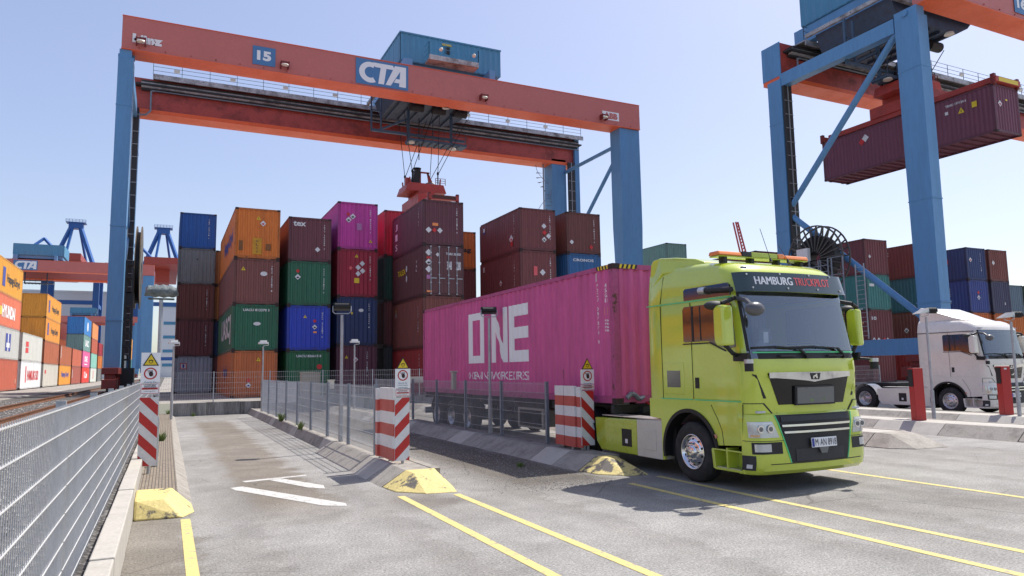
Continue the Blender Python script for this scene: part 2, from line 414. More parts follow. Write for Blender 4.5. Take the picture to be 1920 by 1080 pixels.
ORANGE = (.62,.17,.022); DKORANGE = (.40,.115,.02); GREEN = (.016,.105,.055); BLUE = (.012,.085,.30); ROYAL = (.018,.045,.36); NAVY = (.012,.028,.095)
GREY = (.17,.17,.165); SILVER = (.30,.31,.35); MAGENTA = (.50,.045,.29); PINK_ = (.62,.05,.25); TEAL = (.035,.17,.155); SLATE = (.06,.16,.20)
WHITEC = (.62,.61,.58); BEIGE = (.52,.49,.42); TERRA = (.38,.085,.045); MINT = (.20,.42,.34); RUST = (.33,.09,.035)
YG = .6
yel = yellow_m; wh = white_m
ord_ = ["lowest", "second up", "third up", "fourth up", "fifth up"]
def stack(x0, y, tiers, where, group, z0=None, L=L40):
    """x0 = left edge. tiers from the bottom: (colour name, colour, height, front decals, side decals, label or None, door)"""
    z = YG if z0 is None else z0; n = len(tiers)
    for i, t in enumerate(tiers):
        cn, col, H = t[:3]; fr = t[3] if len(t) > 3 else (); sd = t[4] if len(t) > 4 else (); ex = t[5] if len(t) > 5 else None; dr = t[6] if len(t) > 6 else False
        pos = ("top of " if i == n-1 and n > 1 else ord_[i]+" in ")
        lab = f"{cn} container{' '+ex if ex else ''}, {pos}{where}"
        if len(lab.split()) > 16: print("LONG", len(lab.split()), lab)
        container((x0+1.219, y, z), L, H, col, lab, group, dr, fr, sd, casts=4)
        z += H
G1 = "containers stacked under the crane numbered 15"
def code(h, s, u=2.02, w_=.075, v0=None, hh=1.5): return ('code', u, (h-hh-.35) if v0 is None else v0, w_, hh, s)
c1 = [("silver grey", SILVER, ST, (('rect', .35, 1.7, .42, .42, redlet), ('rect', .40, 1.75, .32, .32, wh), ('rect', .50, 1.78, .12, .26, blue_m)), (), "with small red framed emblem"),
      ("dark brown", MAROON, ST, (code(ST, "TCLU 519723 4", 1.9),)), ("brown", BROWN, ST, (code(ST, "TGHU 871190 2", 1.9),)),
      ("weathered grey", GREY, ST, (('rect', 1.18, 1.75, .1, .1, black_m),)), ("blue", BLUE, ST, (code(ST, "CAIU 283741 5", 1.9),))]
stack(.52, 55.8, c1, "the blue-topped stack far left", G1, L=L20)
c2 = [("rusty orange", (.46,.13,.04), ST, (('tri', 1.42, 2.1, .12), ('dia', .92, .95, .13, redlet), ('dia', .92, .68, .15, wh, blue_m)), (('text', 6, 1.0, -3.0, .8, "Hapag-Lloyd", blue_m),), "with faded blue lettering on its side"),
      ("dark green", GREEN, ST, (('text', .55, 2.2, 1.4, .14, "UACU 812378 3"), ('oval', 1.3, 1.5, .2, .1, wh)), (('text', 8.5, .8, -6.5, 1.3, "UASC"), ('rect', 1.2, .4, .5, 1.7, wh)), "with large white letters on its side"),
      ("reddish brown", (.16,.055,.045), ST, (('tri', .5, 2.0, .12), ('oval', 1.6, 1.75, .19, .13, wh), code(ST, "TEXU 480913 1", 2.0)), (), "with white oval placard"),
      ("bright orange", ORANGE, HC, (('tri', 1.25, 2.35, .12), ('dia', 1.5, 2.05, .17, wh, redlet), ('rect', .95, .25, .5, .95, mat("yellow patch", (.62,.30,.01,1), .5, dirt=.25)), ('code', 1.15, .35, .1, .8, "HLCU", dark_steel),
         ('rect', .22, .45, .22, .55, mat("brown stain", (.24,.09,.02,1), .6, dirt=.4)), ('rect', 1.68, .5, .26, .38, MATS["brown stain"])), (('text', 8, .9, -6.6, 1.1, "Hapag-Lloyd", blue_m),), "with yellow patch on its end")]
stack(3.2, 42.3, c2, "the orange-topped stack", G1)
c3 = [("green", (.012,.10,.04), ST, (('text', .55, 2.2, 1.4, .14, "UACU 826615 8"), ('oval', 1.85, 1.65, .15, .15, redlet)), (), "with red disc"),
      ("royal blue", ROYAL, ST, (('tri', 1.0, 1.95, .1), ('dia', 1.55, 1.7, .11, redlet), ('dia', 1.55, 1.35, .15, wh, black_m), ('rect', 1.47, 1.0, .2, .1, amber), code(ST, "MSKU 275814 6", 1.95)), (), "with grimy corner posts"),
      ("green", GREEN, ST, (('dia', .55, 2.0, .12, redlet), ('dia', .55, 1.65, .17, wh, black_m), code(ST, "UACU 339102 5", 2.0)), (), "with one white diamond placard"),
      ("wine brown", (.12,.034,.042), ST, (('text', .25, 2.05, .72, .3, "tex"), ('dia', 1.65, .72, .16, wh), code(ST, "TEXU 702388 4", 2.0)), (), "marked tex")]
stack(6.12, 42.3, c3, "the tex-topped stack", G1)
c4 = [("dark plum", (.085,.02,.04), HC, (('tri', .6, 2.2, .1), ('dia', 1.15, 2.05, .15, wh, redlet), code(HC, "TCNU 640117 3", 1.8))),
      ("navy blue", NAVY, HC, (('rect', .85, 1.85, .1, .13, yel), ('oval', 1.45, 2.1, .15, .1, wh), code(HC, "CMAU 554206 1", 1.9))),
      ("crimson", (.26,.010,.030), HC, (('tri', 1.15, 2.5, .11), ('dia', 1.5, 2.05, .17, wh), ('dia', 1.25, 1.8, .17, wh), ('dia', 1.52, 1.6, .17, wh), ('dia', 1.25, 1.42, .17, wh), ('dia', .8, 1.75, .13, pinkred), ('rect', 1.02, .85, .3, .3, yel), code(HC, "KKFU 791843 0", 1.95)), (), "with four white diamond placards"),
      ("magenta", MAGENTA, HC, (('dia', .62, 2.15, .12, redlet), ('dia', .65, 1.8, .18, wh, black_m), ('dia', .9, 2.02, .18, wh, black_m), ('rect', 1.15, 1.2, .3, .42, mat("mauve patch", (.45,.18,.38,1), .6)), ('tri', 2.0, .55, .11), code(HC, "ONEU 100392 7", 1.95)), ())]
stack(9.0, 42.6, c4, "the magenta-topped stack", G1, L=L20)
c5 = [("scarlet", (.24,.018,.018), ST, (), (('code', .7, .8, .09, 1.5, "TRLU 771"),)), ("dark brown", BROWN, HC, (), (('code', .9, .9, .07, 1.5, "TCKU 3018"), ('rect', 5.2, 2.0, .12, .3, wh), ('rect', 5.2, 2.35, .12, .12, yel)), "partly hidden"),
      ("brown", (.085,.025,.028), HC, (('dia', .32, 2.45, .2, wh), ('rect', .2, 2.1, .3, .14, redlet), ('dia', .32, 1.9, .2, wh, black_m), ('dia', .32, 1.5, .2, wh), ('rect', .2, .95, .25, .3, SILVER and MATS['mauve patch']), ('text', 1.35, 2.35, .9, .14, "TGBU 358821"), ('text', 1.4, 1.5, .3, .5, "3048"), ('text', 1.95, 1.5, .3, .5, "2280"), ('dia', .85, 2.35, .12, wh), ('rect', .2, .2, .3, .1, amber)),
        (('text', 4.9, 1.6, -1.6, .35, "TALEX", yel), ('oval', 3.1, 1.9, .14, .2, wh), ('oval', 3.1, 1.3, .14, .2, wh), ('code', 1.1, 1.5, .2, .7, "TAL")), "with white locking bars", True),
      ("maroon", (.10,.028,.038), ST, (('dia', .33, .85, .18, wh), ('dia', 1.0, .85, .17, wh), ('dia', .67, .85, .14, redlet), ('rect', .55, 1.1, .35, .17, amber), code(ST, "TGBU 820175 9", 2.0)), (('code', 5.0, .4, .45, 1.9, "J-S", wh), ('code', .8, 1.2, .07, 1.1, "TGBU 82")), "with two white diamond placards")]
stack(12.75, 37.8, c5, "the stack before the spreader", G1, L=L20)
c5b = [("black grey", (.05,.05,.055), HC), ("dark brown", MAROON, HC), ("dark green", (.01,.05,.035), HC), ("bright red", (.42,.014,.03), HC+.1)]
stack(12.35, 44.3, c5b, "the stack behind the spreader stack", G1, L=L20)
c55 = [("brown", BROWN, ST), ("brown", BROWN, ST), ("dark maroon", MAROON, HC), ("orange", (.60,.15,.03), ST, (('text', .4, 1.1, 1.7, .4, "Hapag", dark_steel),), (), "with dark lettering")]
stack(16.3, 44.4, c55, "the short orange-topped stack", G1, L=L20)
c6 = [("brown", BROWN, HC), ("brown", MAROON, HC), ("red brown", (.145,.038,.038), ST, (('rect', .9, 1.1, .25, .55, pinkred), ('dia', 1.5, 1.3, .2, wh), code(ST, "TRIU 580917", 2.0)), (('dia', 2.8, .9, .2, wh, redlet), ('code', .8, .5, .06, 1.6, "TRIU 5809"), ('rect', 5.3, 1.9, .25, .35, wh)), "with pink sticker"),
      ("red brown", (.14,.036,.036), ST, (('dia', 1.65, 1.55, .17, wh), ('dia', 1.68, 1.15, .15, redlet), ('dia', 1.95, .95, .17, wh), ('dia', 1.65, .72, .17, wh, black_m), code(ST, "TRIU 447602 3", 2.02)), (('dia', 1.2, .85, .28, wh, redlet), ('rect', 1.0, .4, .3, .3, redlet), ('rect', 5.2, 1.85, .25, .4, wh), ('rect', 5.2, 1.85, .25, .15, blue_m), ('code', .75, .9, .06, 1.4, "TRIU 4476")), "with four diamond placards")]
stack(18.72, 37.6, c6, "the stack above the trailer", G1, L=L20)
c7 = [("brown", BROWN, HC), ("brown", BROWN, HC), ("blue", (.02,.10,.24), ST, (('text', .4, 2.1, 1.5, .17, "CRONOS"),), (), "marked CRONOS"),
      ("rusty brown", (.12,.035,.028), ST, (('dia', .35, .7, .15, wh), ('dia', 1.75, .45, .15, redlet), code(ST, "CRSU 912240 6", 1.95)), (), "with orange brown side")]
stack(21.95, 37.6, c7, "the stack nearest the blue crane leg", G1, L=L20)
# pale green pair beyond the right crane leg
stack(43.2, 55.0, [("dark", MAROON, HC), ("grey", GREY, HC), ("grey", GREY, HC), ("grey", GREY, ST), ("pale green", (.13,.24,.20), ST)], "the stack beyond the pilot truck roof", "containers far behind the pilot truck", L=L20, z0=.0)
# right block, behind the white truck
G2 = "containers stacked behind the white truck"
Y2 = 35.0
stack(41.7, Y2+7, [("brown", BROWN, ST), ("brown", BROWN, ST), ("maroon", MAROON, ST), ("dark red", (.13,.02,.025), ST)], "the stack behind the cable reel", G2, L=L20)
stack(45.3, Y2, [("brown", (.16,.03,.03), ST), ("oxblood", (.13,.025,.03), ST, (('text', .25, 1.85, .5, .25, "10"), ('dia', .35, .45, .15, wh, blue_m), ('dia', .85, .45, .15, wh), ('dia', 1.45, .45, .15, redlet), ('dia', 1.8, .45, .15, wh)), (('code', .8, .8, .08, 1.2, "TTNU 48"), ('rect', .5, 1.6, .1, .15, amber)), "marked 10"),
      ("teal", TEAL, ST, (('rect', .25, 1.7, .5, .2, wh),), (('dia', 4.6, 1.2, .22, wh, redlet), ('dia', 4.2, 1.7, .18, wh)), "with pink placards"),
      ("maroon", (.14,.03,.035), ST, (('dia', .5, 1.3, .14, wh),), (('code', 1.9, .9, .07, 1.3, "TTNU 510"), ('code', 1.3, 1.3, .07, .8, "45G1")), "with white side codes")], "the stack beside the cable reel", G2, L=L40)
stack(50.9, Y2, [("red", (.3,.03,.025), ST), ("brown", BROWN, ST, (), (('dia', 1.2, 1.2, .22, wh, black_m),)), ("dark teal", (.025,.10,.13), ST, (), (('rect', 5.2, 1.1, .16, .6, wh),), "with white tab"), ("brown red", (.16,.032,.028), ST, (), (('oval', 5, 1.5, .3, .15, wh), ('text', 3.4, 1.9, -1.2, .25, "TEX"), ('tri', 2.5, 1.3, .16)))], "the stack behind the crane leg", G2, L=L20)
stack(56.6, Y2-.3, [("orange", DKORANGE, ST), ("orange", (.55,.13,.02), ST), ("indigo blue", (.03,.05,.20), ST, (('dia', 1.15, 1.2, .2, wh, blue_m), ('dia', 1.15, 1.6, .15, redlet)), (('dia', 3.1, 1.1, .25, wh, redlet), ('dia', 3.1, 1.6, .18, redlet), ('code', 1.5, .8, .08, 1.3, "CCLU 33"))),
      ("navy blue", (.022,.04,.13), ST, (('dia', .5, 1.6, .2, wh, redlet), code(ST, "CCLU 701", 1.75)), (('rect', 1.5, 1.4, .2, .4, redlet), ('code', 2.4, .8, .08, 1.4, "CCLU 70")), "with pink diamond")], "the stack right of the near crane leg", G2, L=L20)
stack(59.5, Y2-.3, [("orange", DKORANGE, ST), ("orange", (.55,.13,.02), ST), ("slate purple", (.045,.045,.09), ST, (('rect', 1.6, .7, .1, .2, wh),)), ("reddish brown", (.16,.045,.035), ST, (('dia', .55, 1.5, .2, wh),))], "the brown topped stack near the right edge", G2, L=L20)
stack(63.6, Y2+1, [("brown", BROWN, ST), ("orange", (.55,.15,.02), ST), ("pale slate", (.10,.15,.19), ST)], "the low stack at the right edge", G2, L=L20)
stack(66.4, Y2+1, [("red", TERRA, ST), ("orange", (.5,.14,.02), ST), ("dull green", (.07,.11,.07), ST)], "the low stack cut by the right edge", G2, L=L20)
# left block: the long sides face the camera side (+x)
G3 = "containers in the long row across the rails"
ZL = .78
def lrow(y0, tiers, where, x1=-12.4, L=L40, z0=ZL):
    z = z0; n = len(tiers)
    for i, t in enumerate(tiers):
        cn, col, H, dec = t[:4]; ex = t[4] if len(t) > 4 else ''
        lab = f"{cn} container{' '+ex if ex else ''}, {ord_[i]} in {where}"
        if len(lab.split()) > 16: print("LONG", len(lab.split()), lab)
        container((x1-1.219, y0, z), L, H, col, lab, G3, casts=2, side2=dec); z += H
a = "the nearest stack across the rails"
lrow(67.6, [("brick red", TERRA, 2.7, (('rect', 11.2, .5, .3, .5, amber),)), ("pale grey", (.50,.50,.47), 2.7, (('rect', 6, .7, 2.2, 1.5, blue_m), ('rect', 6.4, 1.0, 1.4, .4, wh), ('rect', 6.9, .7, .35, 1.5, wh)), "with blue emblem"),
   ("salmon red", (.68,.17,.085), 2.7, (('text', 3.8, .75, 5.6, 1.1, "HYUNDAI", clean_w, .05), ('rect', 2.9, .9, .8, .7, yel)), "marked HYUNDAI"), ("golden orange", (.85,.32,.03), 2.9, (('rect', 3.2, .6, 1.1, 1.6, blue_m), ('text', 5.0, .85, 5.8, .95, "Hapag-Lloyd", dark_steel)), "marked Hapag-Lloyd")], a)
lrow(81.4, [("white", (.72,.71,.69), 2.7, (('text', 3.8, .8, 6.8, 1.0, "HAMBURG SUD", redlet), ('rect', 2.6, .6, .5, 1.6, redlet)), "with large red lettering"), ("pale grey", (.56,.56,.51), 2.7, (('rect', 2.0, .8, 1.6, .5, redlet), ('rect', 2.0, 1.4, 1.6, .5, redlet)), "with red emblem")], "the second stack across the rails")
lrow(95.2, [("beige", BEIGE, 2.6, (('rect', 1.2, 1.5, 1.0, .4, redlet),)), ("rust brown", RUST, 2.6, (('rect', 11, .3, .4, .5, amber),)), ("orange", (.78,.27,.03), 2.6, (('rect', 1.6, .7, .9, 1.4, blue_m), ('text', 4.2, .8, 6, .9, "Hapag-Lloyd", dark_steel)), "marked Hapag-Lloyd"), ("orange", (.80,.29,.03), 2.7, (('rect', 1.6, .7, .9, 1.4, blue_m), ('text', 4.2, .8, 6, .9, "Hapag-Lloyd", dark_steel)), "marked Hapag-Lloyd")], "the orange topped stack across the rails")
lrow(108.7, [("golden orange", (.80,.28,.03), 2.6, (('text', 2, .9, 8, .9, "Hapag-Lloyd", blue_m),)), ("rust red", RUST, 2.6, (('rect', .8, .9, .3, 1.5, wh),))], "the low stack behind the orange topped one")
lrow(122.2, [("rust brown", (.30,.075,.05), 2.6, (('rect', .8, .9, .3, 1.2, wh),)), ("brick red", (.42,.10,.05), 2.6, ())], "the low brick red stack across the rails")
lrow(136.4, [("red", (.68,.045,.03), 2.6, (('text', 3.5, .8, 5, 1.1, "K Line", clean_w, .04),)), ("pink", (.72,.12,.30), 2.7, (('text', 3, .9, 5, 1.0, "ONE", clean_w, .05), ('rect', 3, .4, 5, .2, wh)), "marked ONE"), ("sea green", (.13,.24,.22), 2.7, (('text', 3, .8, 6, 1.1, "UASC", clean_w, .04),)), ("blue", (.03,.17,.42), 2.9, (('oval', 6, 1.5, 1.3, .8, wh),), "with white emblem")], "the blue topped stack across the rails")
lrow(151.0, [("pale grey", (.60,.62,.56), 2.6, (('rect', 5, .6, 1, 1.5, redlet),)), ("mint", MINT, 2.7, ()), ("brick red", TERRA, 2.7, ()), ("peach orange", (.80,.26,.09), 2.9, ())], "the peach topped stack across the rails")
lrow(165.2, [("grey", GREY, 2.6, ()), ("orange", ORANGE, 2.6, ()), ("red", RED, 2.6, ())], "the stack half hidden by the left crane leg")
lrow(151.4, [("dark red", RED, 2.6, ()), ("dark red", (.25,.03,.03), 2.6, ()), ("rust brown", (.3,.08,.04), 2.7, ()), ("maroon", (.16,.03,.03), 2.9, ())], "the second row behind the blue topped stack", x1=-17.4)
lrow(200, [("orange", ORANGE, 2.6, ()), ("teal", TEAL, 2.6, ()), ("orange", (.8,.3,.04), 2.6, ()), ("yellow orange", (.75,.32,.03), 2.6, ())], "the far stack seen past the left crane leg", x1=-8.2)

stack(3.0, 56.2, [("dark brown", MAROON, ST), ("navy", NAVY, ST), ("ochre", (.35,.13,.03), ST), ("ochre brown", (.30,.11,.03), ST)], "the stack glimpsed behind the orange-topped one", G1, L=L20)
cols_ = [("orange", (.75,.24,.03)), ("terracotta", TERRA), ("blue", (.03,.12,.35)), ("grey", (.45,.45,.42)), ("rust", RUST), ("golden", (.8,.3,.03))]

RR = [("dull blue", "orange", "rust brown", "grey"), ("grey", "orange", "blue", "rust brown"), ("orange", "dull blue", "terracotta", "golden"), ("rust brown", "golden", "blue", "orange")]
CC = {"orange": (.70,.20,.03), "dull blue": (.03,.09,.25), "rust brown": (.28,.07,.045), "grey": (.42,.42,.40), "blue": (.02,.12,.35), "terracotta": TERRA, "golden": (.78,.28,.03)}
for q, (y0, names) in enumerate(zip((13.0, 26.6, 40.2, 53.9), RR)):
    z = ZL
    for i, cn in enumerate(names):
        container((-13.62, y0, z), L40, 2.7, CC[cn], f"{cn} container outside the frame, mirrored in the truck, {ord_[i]}, {['first','second','third','fourth'][q]} stack", G3, casts=0, side2=(('text', 4.5, .8, 5.5, .9, "Hapag-Lloyd", dark_steel),) if cn in ("orange","golden") else ()); z += 2.7
# ------------------------------------------------------------------ articulated trucks
def lerp_tab(tab, z, k):
    if z <= tab[0][0]: return tab[0][k]
    for a, b in zip(tab[:-1], tab[1:]):
        if z <= b[0]:
            t = (z-a[0])/(b[0]-a[0]); return a[k]+(b[k]-a[k])*t
    return tab[-1][k]
WHEELS = {}
def wheel(parent, c, side, rimmat=chrome, deep=False, lab="wheel"):
    """side = -1: outer face towards -x"""
    key = (rimmat.name, deep)
    if key not in WHEELS:
        t = MB(); R_ = .5; wd = .30
        prof = [(0.012,.285),(0.0,.33),(-.006,.38),(0.0,.43),(.02,.475),(.045,.495),(.06,.5),(.10,.502),(.105,.49),(.115,.49),(.12,.502),(.18,.503),(.185,.49),(.195,.49),(.2,.503),(wd-.05,.5),(wd-.02,.475),(wd,.43),(wd,.285)]
        t.lathe(prof, (0,0,0), 'x', 48)
        tm = t.mesh("tyre", rubber)
        tm.polygons.foreach_set("use_smooth", [True]*len(tm.polygons))
        r = MB()
        if deep: pr = [(.0,.292),(-.004,.285),(.01,.272),(.12,.255),(.15,.20),(.15,.13),(.07,.12),(.05,.09),(.045,.0001)]
        else: pr = [(.0,.292),(-.006,.285),(.004,.272),(.045,.258),(.055,.245),(.02,.205),(.0,.16),(-.004,.12),(.0,.105),(-.03,.10),(-.04,.085),(-.042,.0001)]
        r.lathe(pr, (0,0,0), 'x', 40)
        rm = r.mesh("rim", rimmat); rm.polygons.foreach_set("use_smooth", [True]*len(rm.polygons)); 
        h = MB()
        for i in range(10):
            a = 2*pi*(i+.5)/10; rr = .225 if not deep else .17
            h.tube((.028 if not deep else .14, rr*.92*cos(a), rr*.92*sin(a)), (.018 if not deep else .13, rr*.92*cos(a), rr*.92*sin(a)), .021, 10)
        hm = h.mesh("rim_hole", black_m)
        b = MB()
        for i in range(10):
            a = 2*pi*i/10; rr = .145; b.tube((.0, rr*cos(a), rr*sin(a)), (-.03, rr*cos(a), rr*sin(a)), .014, 6)
        bm_ = b.mesh("wheel_nut", galv_dark)
        WHEELS[key] = (tm, rm, hm, bm_)
    tm, rm, hm, bm_ = WHEELS[key]
    e = bpy.data.objects.new(lab, None); COL.objects.link(e); e.parent = parent
    e.location = Vector(c)-parent.location if parent.name in WORLD else c
    e.rotation_euler = (0, 0, pi if side > 0 else 0)
    for n_, m_ in (("tyre", tm), ("rim", rm), ("rim_holes", hm), ("wheel_nuts", bm_)): link(n_, m_, e)
    return e
def make_truck(cx, F0, paint, name, label, white=False):
    """tractor unit facing -y; cx = centre line, F0 = y of the nose"""
    T = thing(name, label, "truck", (cx, F0+2.2, 0))
    def B(mb, nm, m, par=None, bevel=0, smooth=False, lab=None, fixn=False):
        mb.v = [(x+cx, y+F0, z) for x, y, z in mb.v]
        if par is None or par is T: o = mb.build(nm, m, T, bevel, smooth, fixn=fixn)
        else:
            mb.v = [(x-T.location.x, y-T.location.y, z-T.location.z) for x, y, z in mb.v]
            o = mb.build(nm, m, par, bevel, smooth, fixn=fixn)
        if lab: o["label"] = lab
        return o
    W0 = 1.225
    # (z, F, W, rise per metre back, corner rx, corner ry)
    lev = [(1.18,.035,1.225,0,.20,.24),(1.36,.03,1.225,0,.20,.24),(1.84,.0,1.225,0,.20,.24),(2.03,.02,1.225,0,.19,.24),(2.13,.04,1.225,0,.19,.24),(2.6,.125,1.222,0,.19,.24),(3.10,.215,1.215,0,.2,.25)]
    if not white: lev += [(3.24,.24,1.205,0,.22,.26),(3.36,.28,1.19,.02,.24,.3),(3.46,.34,1.165,.06,.28,.34),(3.55,.44,1.125,.075,.32,.4),(3.61,.58,1.06,.085,.38,.45),(3.645,.8,.96,.09,.4,.5)]
    else: lev += [(3.18,.25,1.20,.0,.24,.28),(3.28,.33,1.17,.02,.28,.34),(3.37,.44,1.12,.04,.32,.4),(3.43,.58,1.05,.05,.38,.45),(3.46,.8,.95,.05,.4,.5)]
    BOW = .085; RV = 2.66; sides = [.62, .95, 1.42, 1.66, 2.25]
    def pos(j, lv):   # j-th contour point on the +x half
        z, F, W, k, rx, ry = lv
        fr = [0, .2, .4, .6, .8, 1.0]; an = [15, 30, 45, 60, 75, 90]
        cxn = W-rx
        if j < 6: u = cxn*fr[j]; v = F+BOW*(u/1.0)**2
        elif j < 12:
            a = radians(an[j-6]); u = cxn+rx*sin(a); v = F+BOW*cxn**2+ry*(1-cos(a))+.10*rx*sin(a)
        elif j < 17: u = W; v = max(sides[j-12], F+BOW*cxn**2+ry+.03*(j-11))
        elif j < 20:
            a = radians([0, 45, 90][j-17]); u = W-.07*(1-cos(a)); v = RV-.07+.07*sin(a)
        else: u = (W-.07)*(1-(j-19)/2); v = RV
        zz = z+k*max(0, v-F) if k else z
        return (u, v, zz)
    NJ = 22; n = 2*(NJ-1)
    def full(lv):
        P = [pos(j, lv) for j in range(NJ)]
        return P+[(-P[j][0], P[j][1], P[j][2]) for j in range(NJ-2, 0, -1)]
    V = []; 
    for lv in lev: V += full(lv)
    body = MB(); ws = MB(); ff = []; gf = []
    for i in range(len(lev)-1):
        for j in range(n):
            f = (i*n+j, (i+1)*n+j, (i+1)*n+(j+1) % n, i*n+(j+1) % n)[::-1]
            jj = j if j < NJ-1 else n-1-j
            glass = (3 <= i <= 5) and jj < 8
            (gf if glass else ff).append(f)
    ff.append(tuple(range((len(lev)-1)*n, len(lev)*n)))
    body.add(V, ff); bo = B(body, "cab_body", paint, smooth=True, fixn=False)
    used = sorted({i for f in gf for i in f}); mp = {a: b for b, a in enumerate(used)}
    ws.add([V[i] for i in used], [tuple(mp[i] for i in f) for f in gf])
    # front surface mapping: s = run from the centre line round the corner, at height z, pushed out by off
    def S(s, z, off=0.0, tab=lev):
        F = lerp_tab(tab, z, 1); W = lerp_tab(tab, z, 2); rx = lerp_tab(tab, z, 4); ry = lerp_tab(tab, z, 5)
        sg = -1 if s < 0 else 1; s = abs(s); cxn = W-rx; arc = pi/2*(rx+ry)/2
        if s <= cxn: u, v = s, F+BOW*s*s; nx, ny = -2*BOW*s, -1
        elif s <= cxn+arc:
            a = (s-cxn)/arc*pi/2; u = cxn+rx*sin(a); v = F+BOW*cxn**2+ry*(1-cos(a))+.1*rx*sin(a); nx, ny = -sin(a)*1.0, -cos(a); nx = -nx
        else: u, v = W, F+BOW*cxn**2+ry+.1*rx+(s-cxn-arc); nx, ny = 1, 0
        if s <= cxn: nx = 2*BOW*s
        l = sqrt(nx*nx+ny*ny)
        return (sg*(u+off*nx/l), v+off*ny/l, z)
    def patch(mb, z0, z1, sl, sr, off=.004, th=.012, ns=16, nz=4, tab=lev):
        L_ = sl if callable(sl) else (lambda z: sl); R_ = sr if callable(sr) else (lambda z: sr)
        A = []; Bk = []
        for j in range(nz+1):
            z = z0+(z1-z0)*j/nz
            for i in range(ns+1):
                s_ = L_(z)+(R_(z)-L_(z))*i/ns; A.append(S(s_, z, off, tab)); Bk.append(S(s_, z, off-th, tab))
        w_ = ns+1; N_ = len(A); Fc = [(j*w_+i, j*w_+i+1, (j+1)*w_+i+1, (j+1)*w_+i) for j in range(nz) for i in range(ns)]
        rim = [i for i in range(ns+1)]+[j*w_+ns for j in range(1, nz+1)]+[nz*w_+i for i in range(ns-1, -1, -1)]+[j*w_ for j in range(nz-1, 0, -1)]
        for a, b in zip(rim, rim[1:]+rim[:1]): Fc.append((a, N_+a, N_+b, b))
        mb.add(A+Bk, Fc); return mb
    lin = lambda z0, a, z1, b: (lambda z: a+(b-a)*(z-z0)/(z1-z0))
    w_o = B(ws, "windscreen", wind_glass, bo, smooth=True)
    # black surround band under the glass and pillar edges
    m = MB(); patch(m, 2.025, 2.15, -1.17, 1.17, .004, .01); 
    for sg in (-1, 1): patch(m, 2.15, 3.1, *( (-1.20, -1.155) if sg < 0 else (1.155, 1.20)), .004, .01, 2, 5)
    B(m, "windscreen_surround", black_m, w_o, smooth=True)
    if not white:
        m = MB(); patch(m, 2.118, 2.138, -1.12, 1.10, .012, .012, 18, 1); B(m, "mint_trim", mint, w_o)
    for s0, s1 in ((-.72, -.10), (.06, .80)):     # wipers
        m = MB(); p = [S(s0-.42 if s0 < -.5 else s0-.5, 2.20, .03), S(s0, 2.215, .04), S(s1-.18, 2.19, .045), S(s1, 2.055, .035)]
        m.beam(p[0], p[1], .022, .03); m.beam(p[1], p[2], .028, .022); m.beam(p[2], p[3], .04, .03); m.box(p[3][0]-.05, p[3][0]+.05, p[3][1]-.02, p[3][1]+.05, 2.03, 2.08)
        B(m, "wiper", black_m)
    for s0 in (-.52, .52):
        m = MB(); a = S(s0, 2.075, .03); m.box(a[0]-.16, a[0]+.16, a[1]-.03, a[1]+.03, 2.06, 2.085); B(m, "grab_step", dark_steel)
    # ---- interior
    m = MB(); m.box(-1.1, 1.1, .22, .62, 1.25, 1.98); m.prism([(.16,1.95),(.62,1.95),(.60,2.10),(.30,2.06)], 'x', -1.1, 1.1); m.box(-.35, .2, .42, .66, 1.95, 2.18); B(m, "dashboard", dash_m, bevel=.02)
    for sx in (-.62, .62):
        m = MB(); m.box(sx-.26, sx+.26, 1.0, 1.5, 1.45, 1.62); m.prism([(1.40,1.6),(1.54,1.6),(1.66,2.3),(1.56,2.34)], 'x', sx-.25, sx+.25); m.box(sx-.15, sx+.15, 1.56, 1.68, 2.36, 2.6); B(m, "seat", seat_m, bevel=.04)
    m = MB(); ctr = Vector((.62, .72, 2.02))
    for i in range(20):
        a0, a1 = 2*pi*i/20, 2*pi*(i+1)/20
        f = lambda a: ctr+Vector((.23*cos(a), .12*sin(a), .19*sin(a)))
        m.tube(f(a0), f(a1), .017, 6)
    m.beam(ctr-Vector((.22, 0, 0)), ctr+Vector((.22, 0, 0)), .03, .06); m.beam(ctr, ctr+Vector((0, -.25, -.15)), .05); B(m, "steering_wheel", black_m)
    m = MB(); m.box(-1.12, 1.12, 2.3, 2.34, 1.2, 3.3); m.box(-1.12, 1.12, .3, 2.3, 3.14, 3.17); m.box(-1.12, 1.12, .1, 2.3, 1.2, 1.23)
    B(m, "cab_lining", inner_m)
    m = MB()
    for i in range(16):
        x = .25+.05*i; m.tube((x, 1.95+.02*(i % 2), 1.9), (x, 1.95+.02*(i % 2), 3.12), .028, 6)
    if not white: B(m, "curtain", seat_m)
    if not white:
        m = MB(); m.ell((.55, .42, 2.16), (.26, .12, .09)); B(m, "cushion", teal_m, smooth=True)
        m = MB(); m.ell((-.62, .45, 2.2), (.11, .09, .13)); B(m, "round_cushion", seat_m, smooth=True)
        m = MB(); p = S(-.8, 2.36, -.03); m.box(p[0]-.05, p[0]+.05, p[1], p[1]+.01, 2.28, 2.45); B(m, "paper_sticker", white_m)
    # camera/fan with bracket behind the screen, aerial
    m = MB(); a = S(.34, 2.3, -.1); m.tube((a[0], a[1], 2.12), (a[0]-.1, a[1]+.1, 2.62), .012, 6); m.lathe([(0,.12),(.03,.12),(.03,.10),(0,.10)], (a[0]-.1, a[1]+.1, 2.72), 'y', 20, True)
    for k in range(3): m.beam((a[0]-.1+.11*cos(k*pi/3), a[1]+.11, 2.72+.11*sin(k*pi/3)), (a[0]-.1-.11*cos(k*pi/3), a[1]+.11, 2.72-.11*sin(k*pi/3)), .012)
    B(m, "fan", black_m)
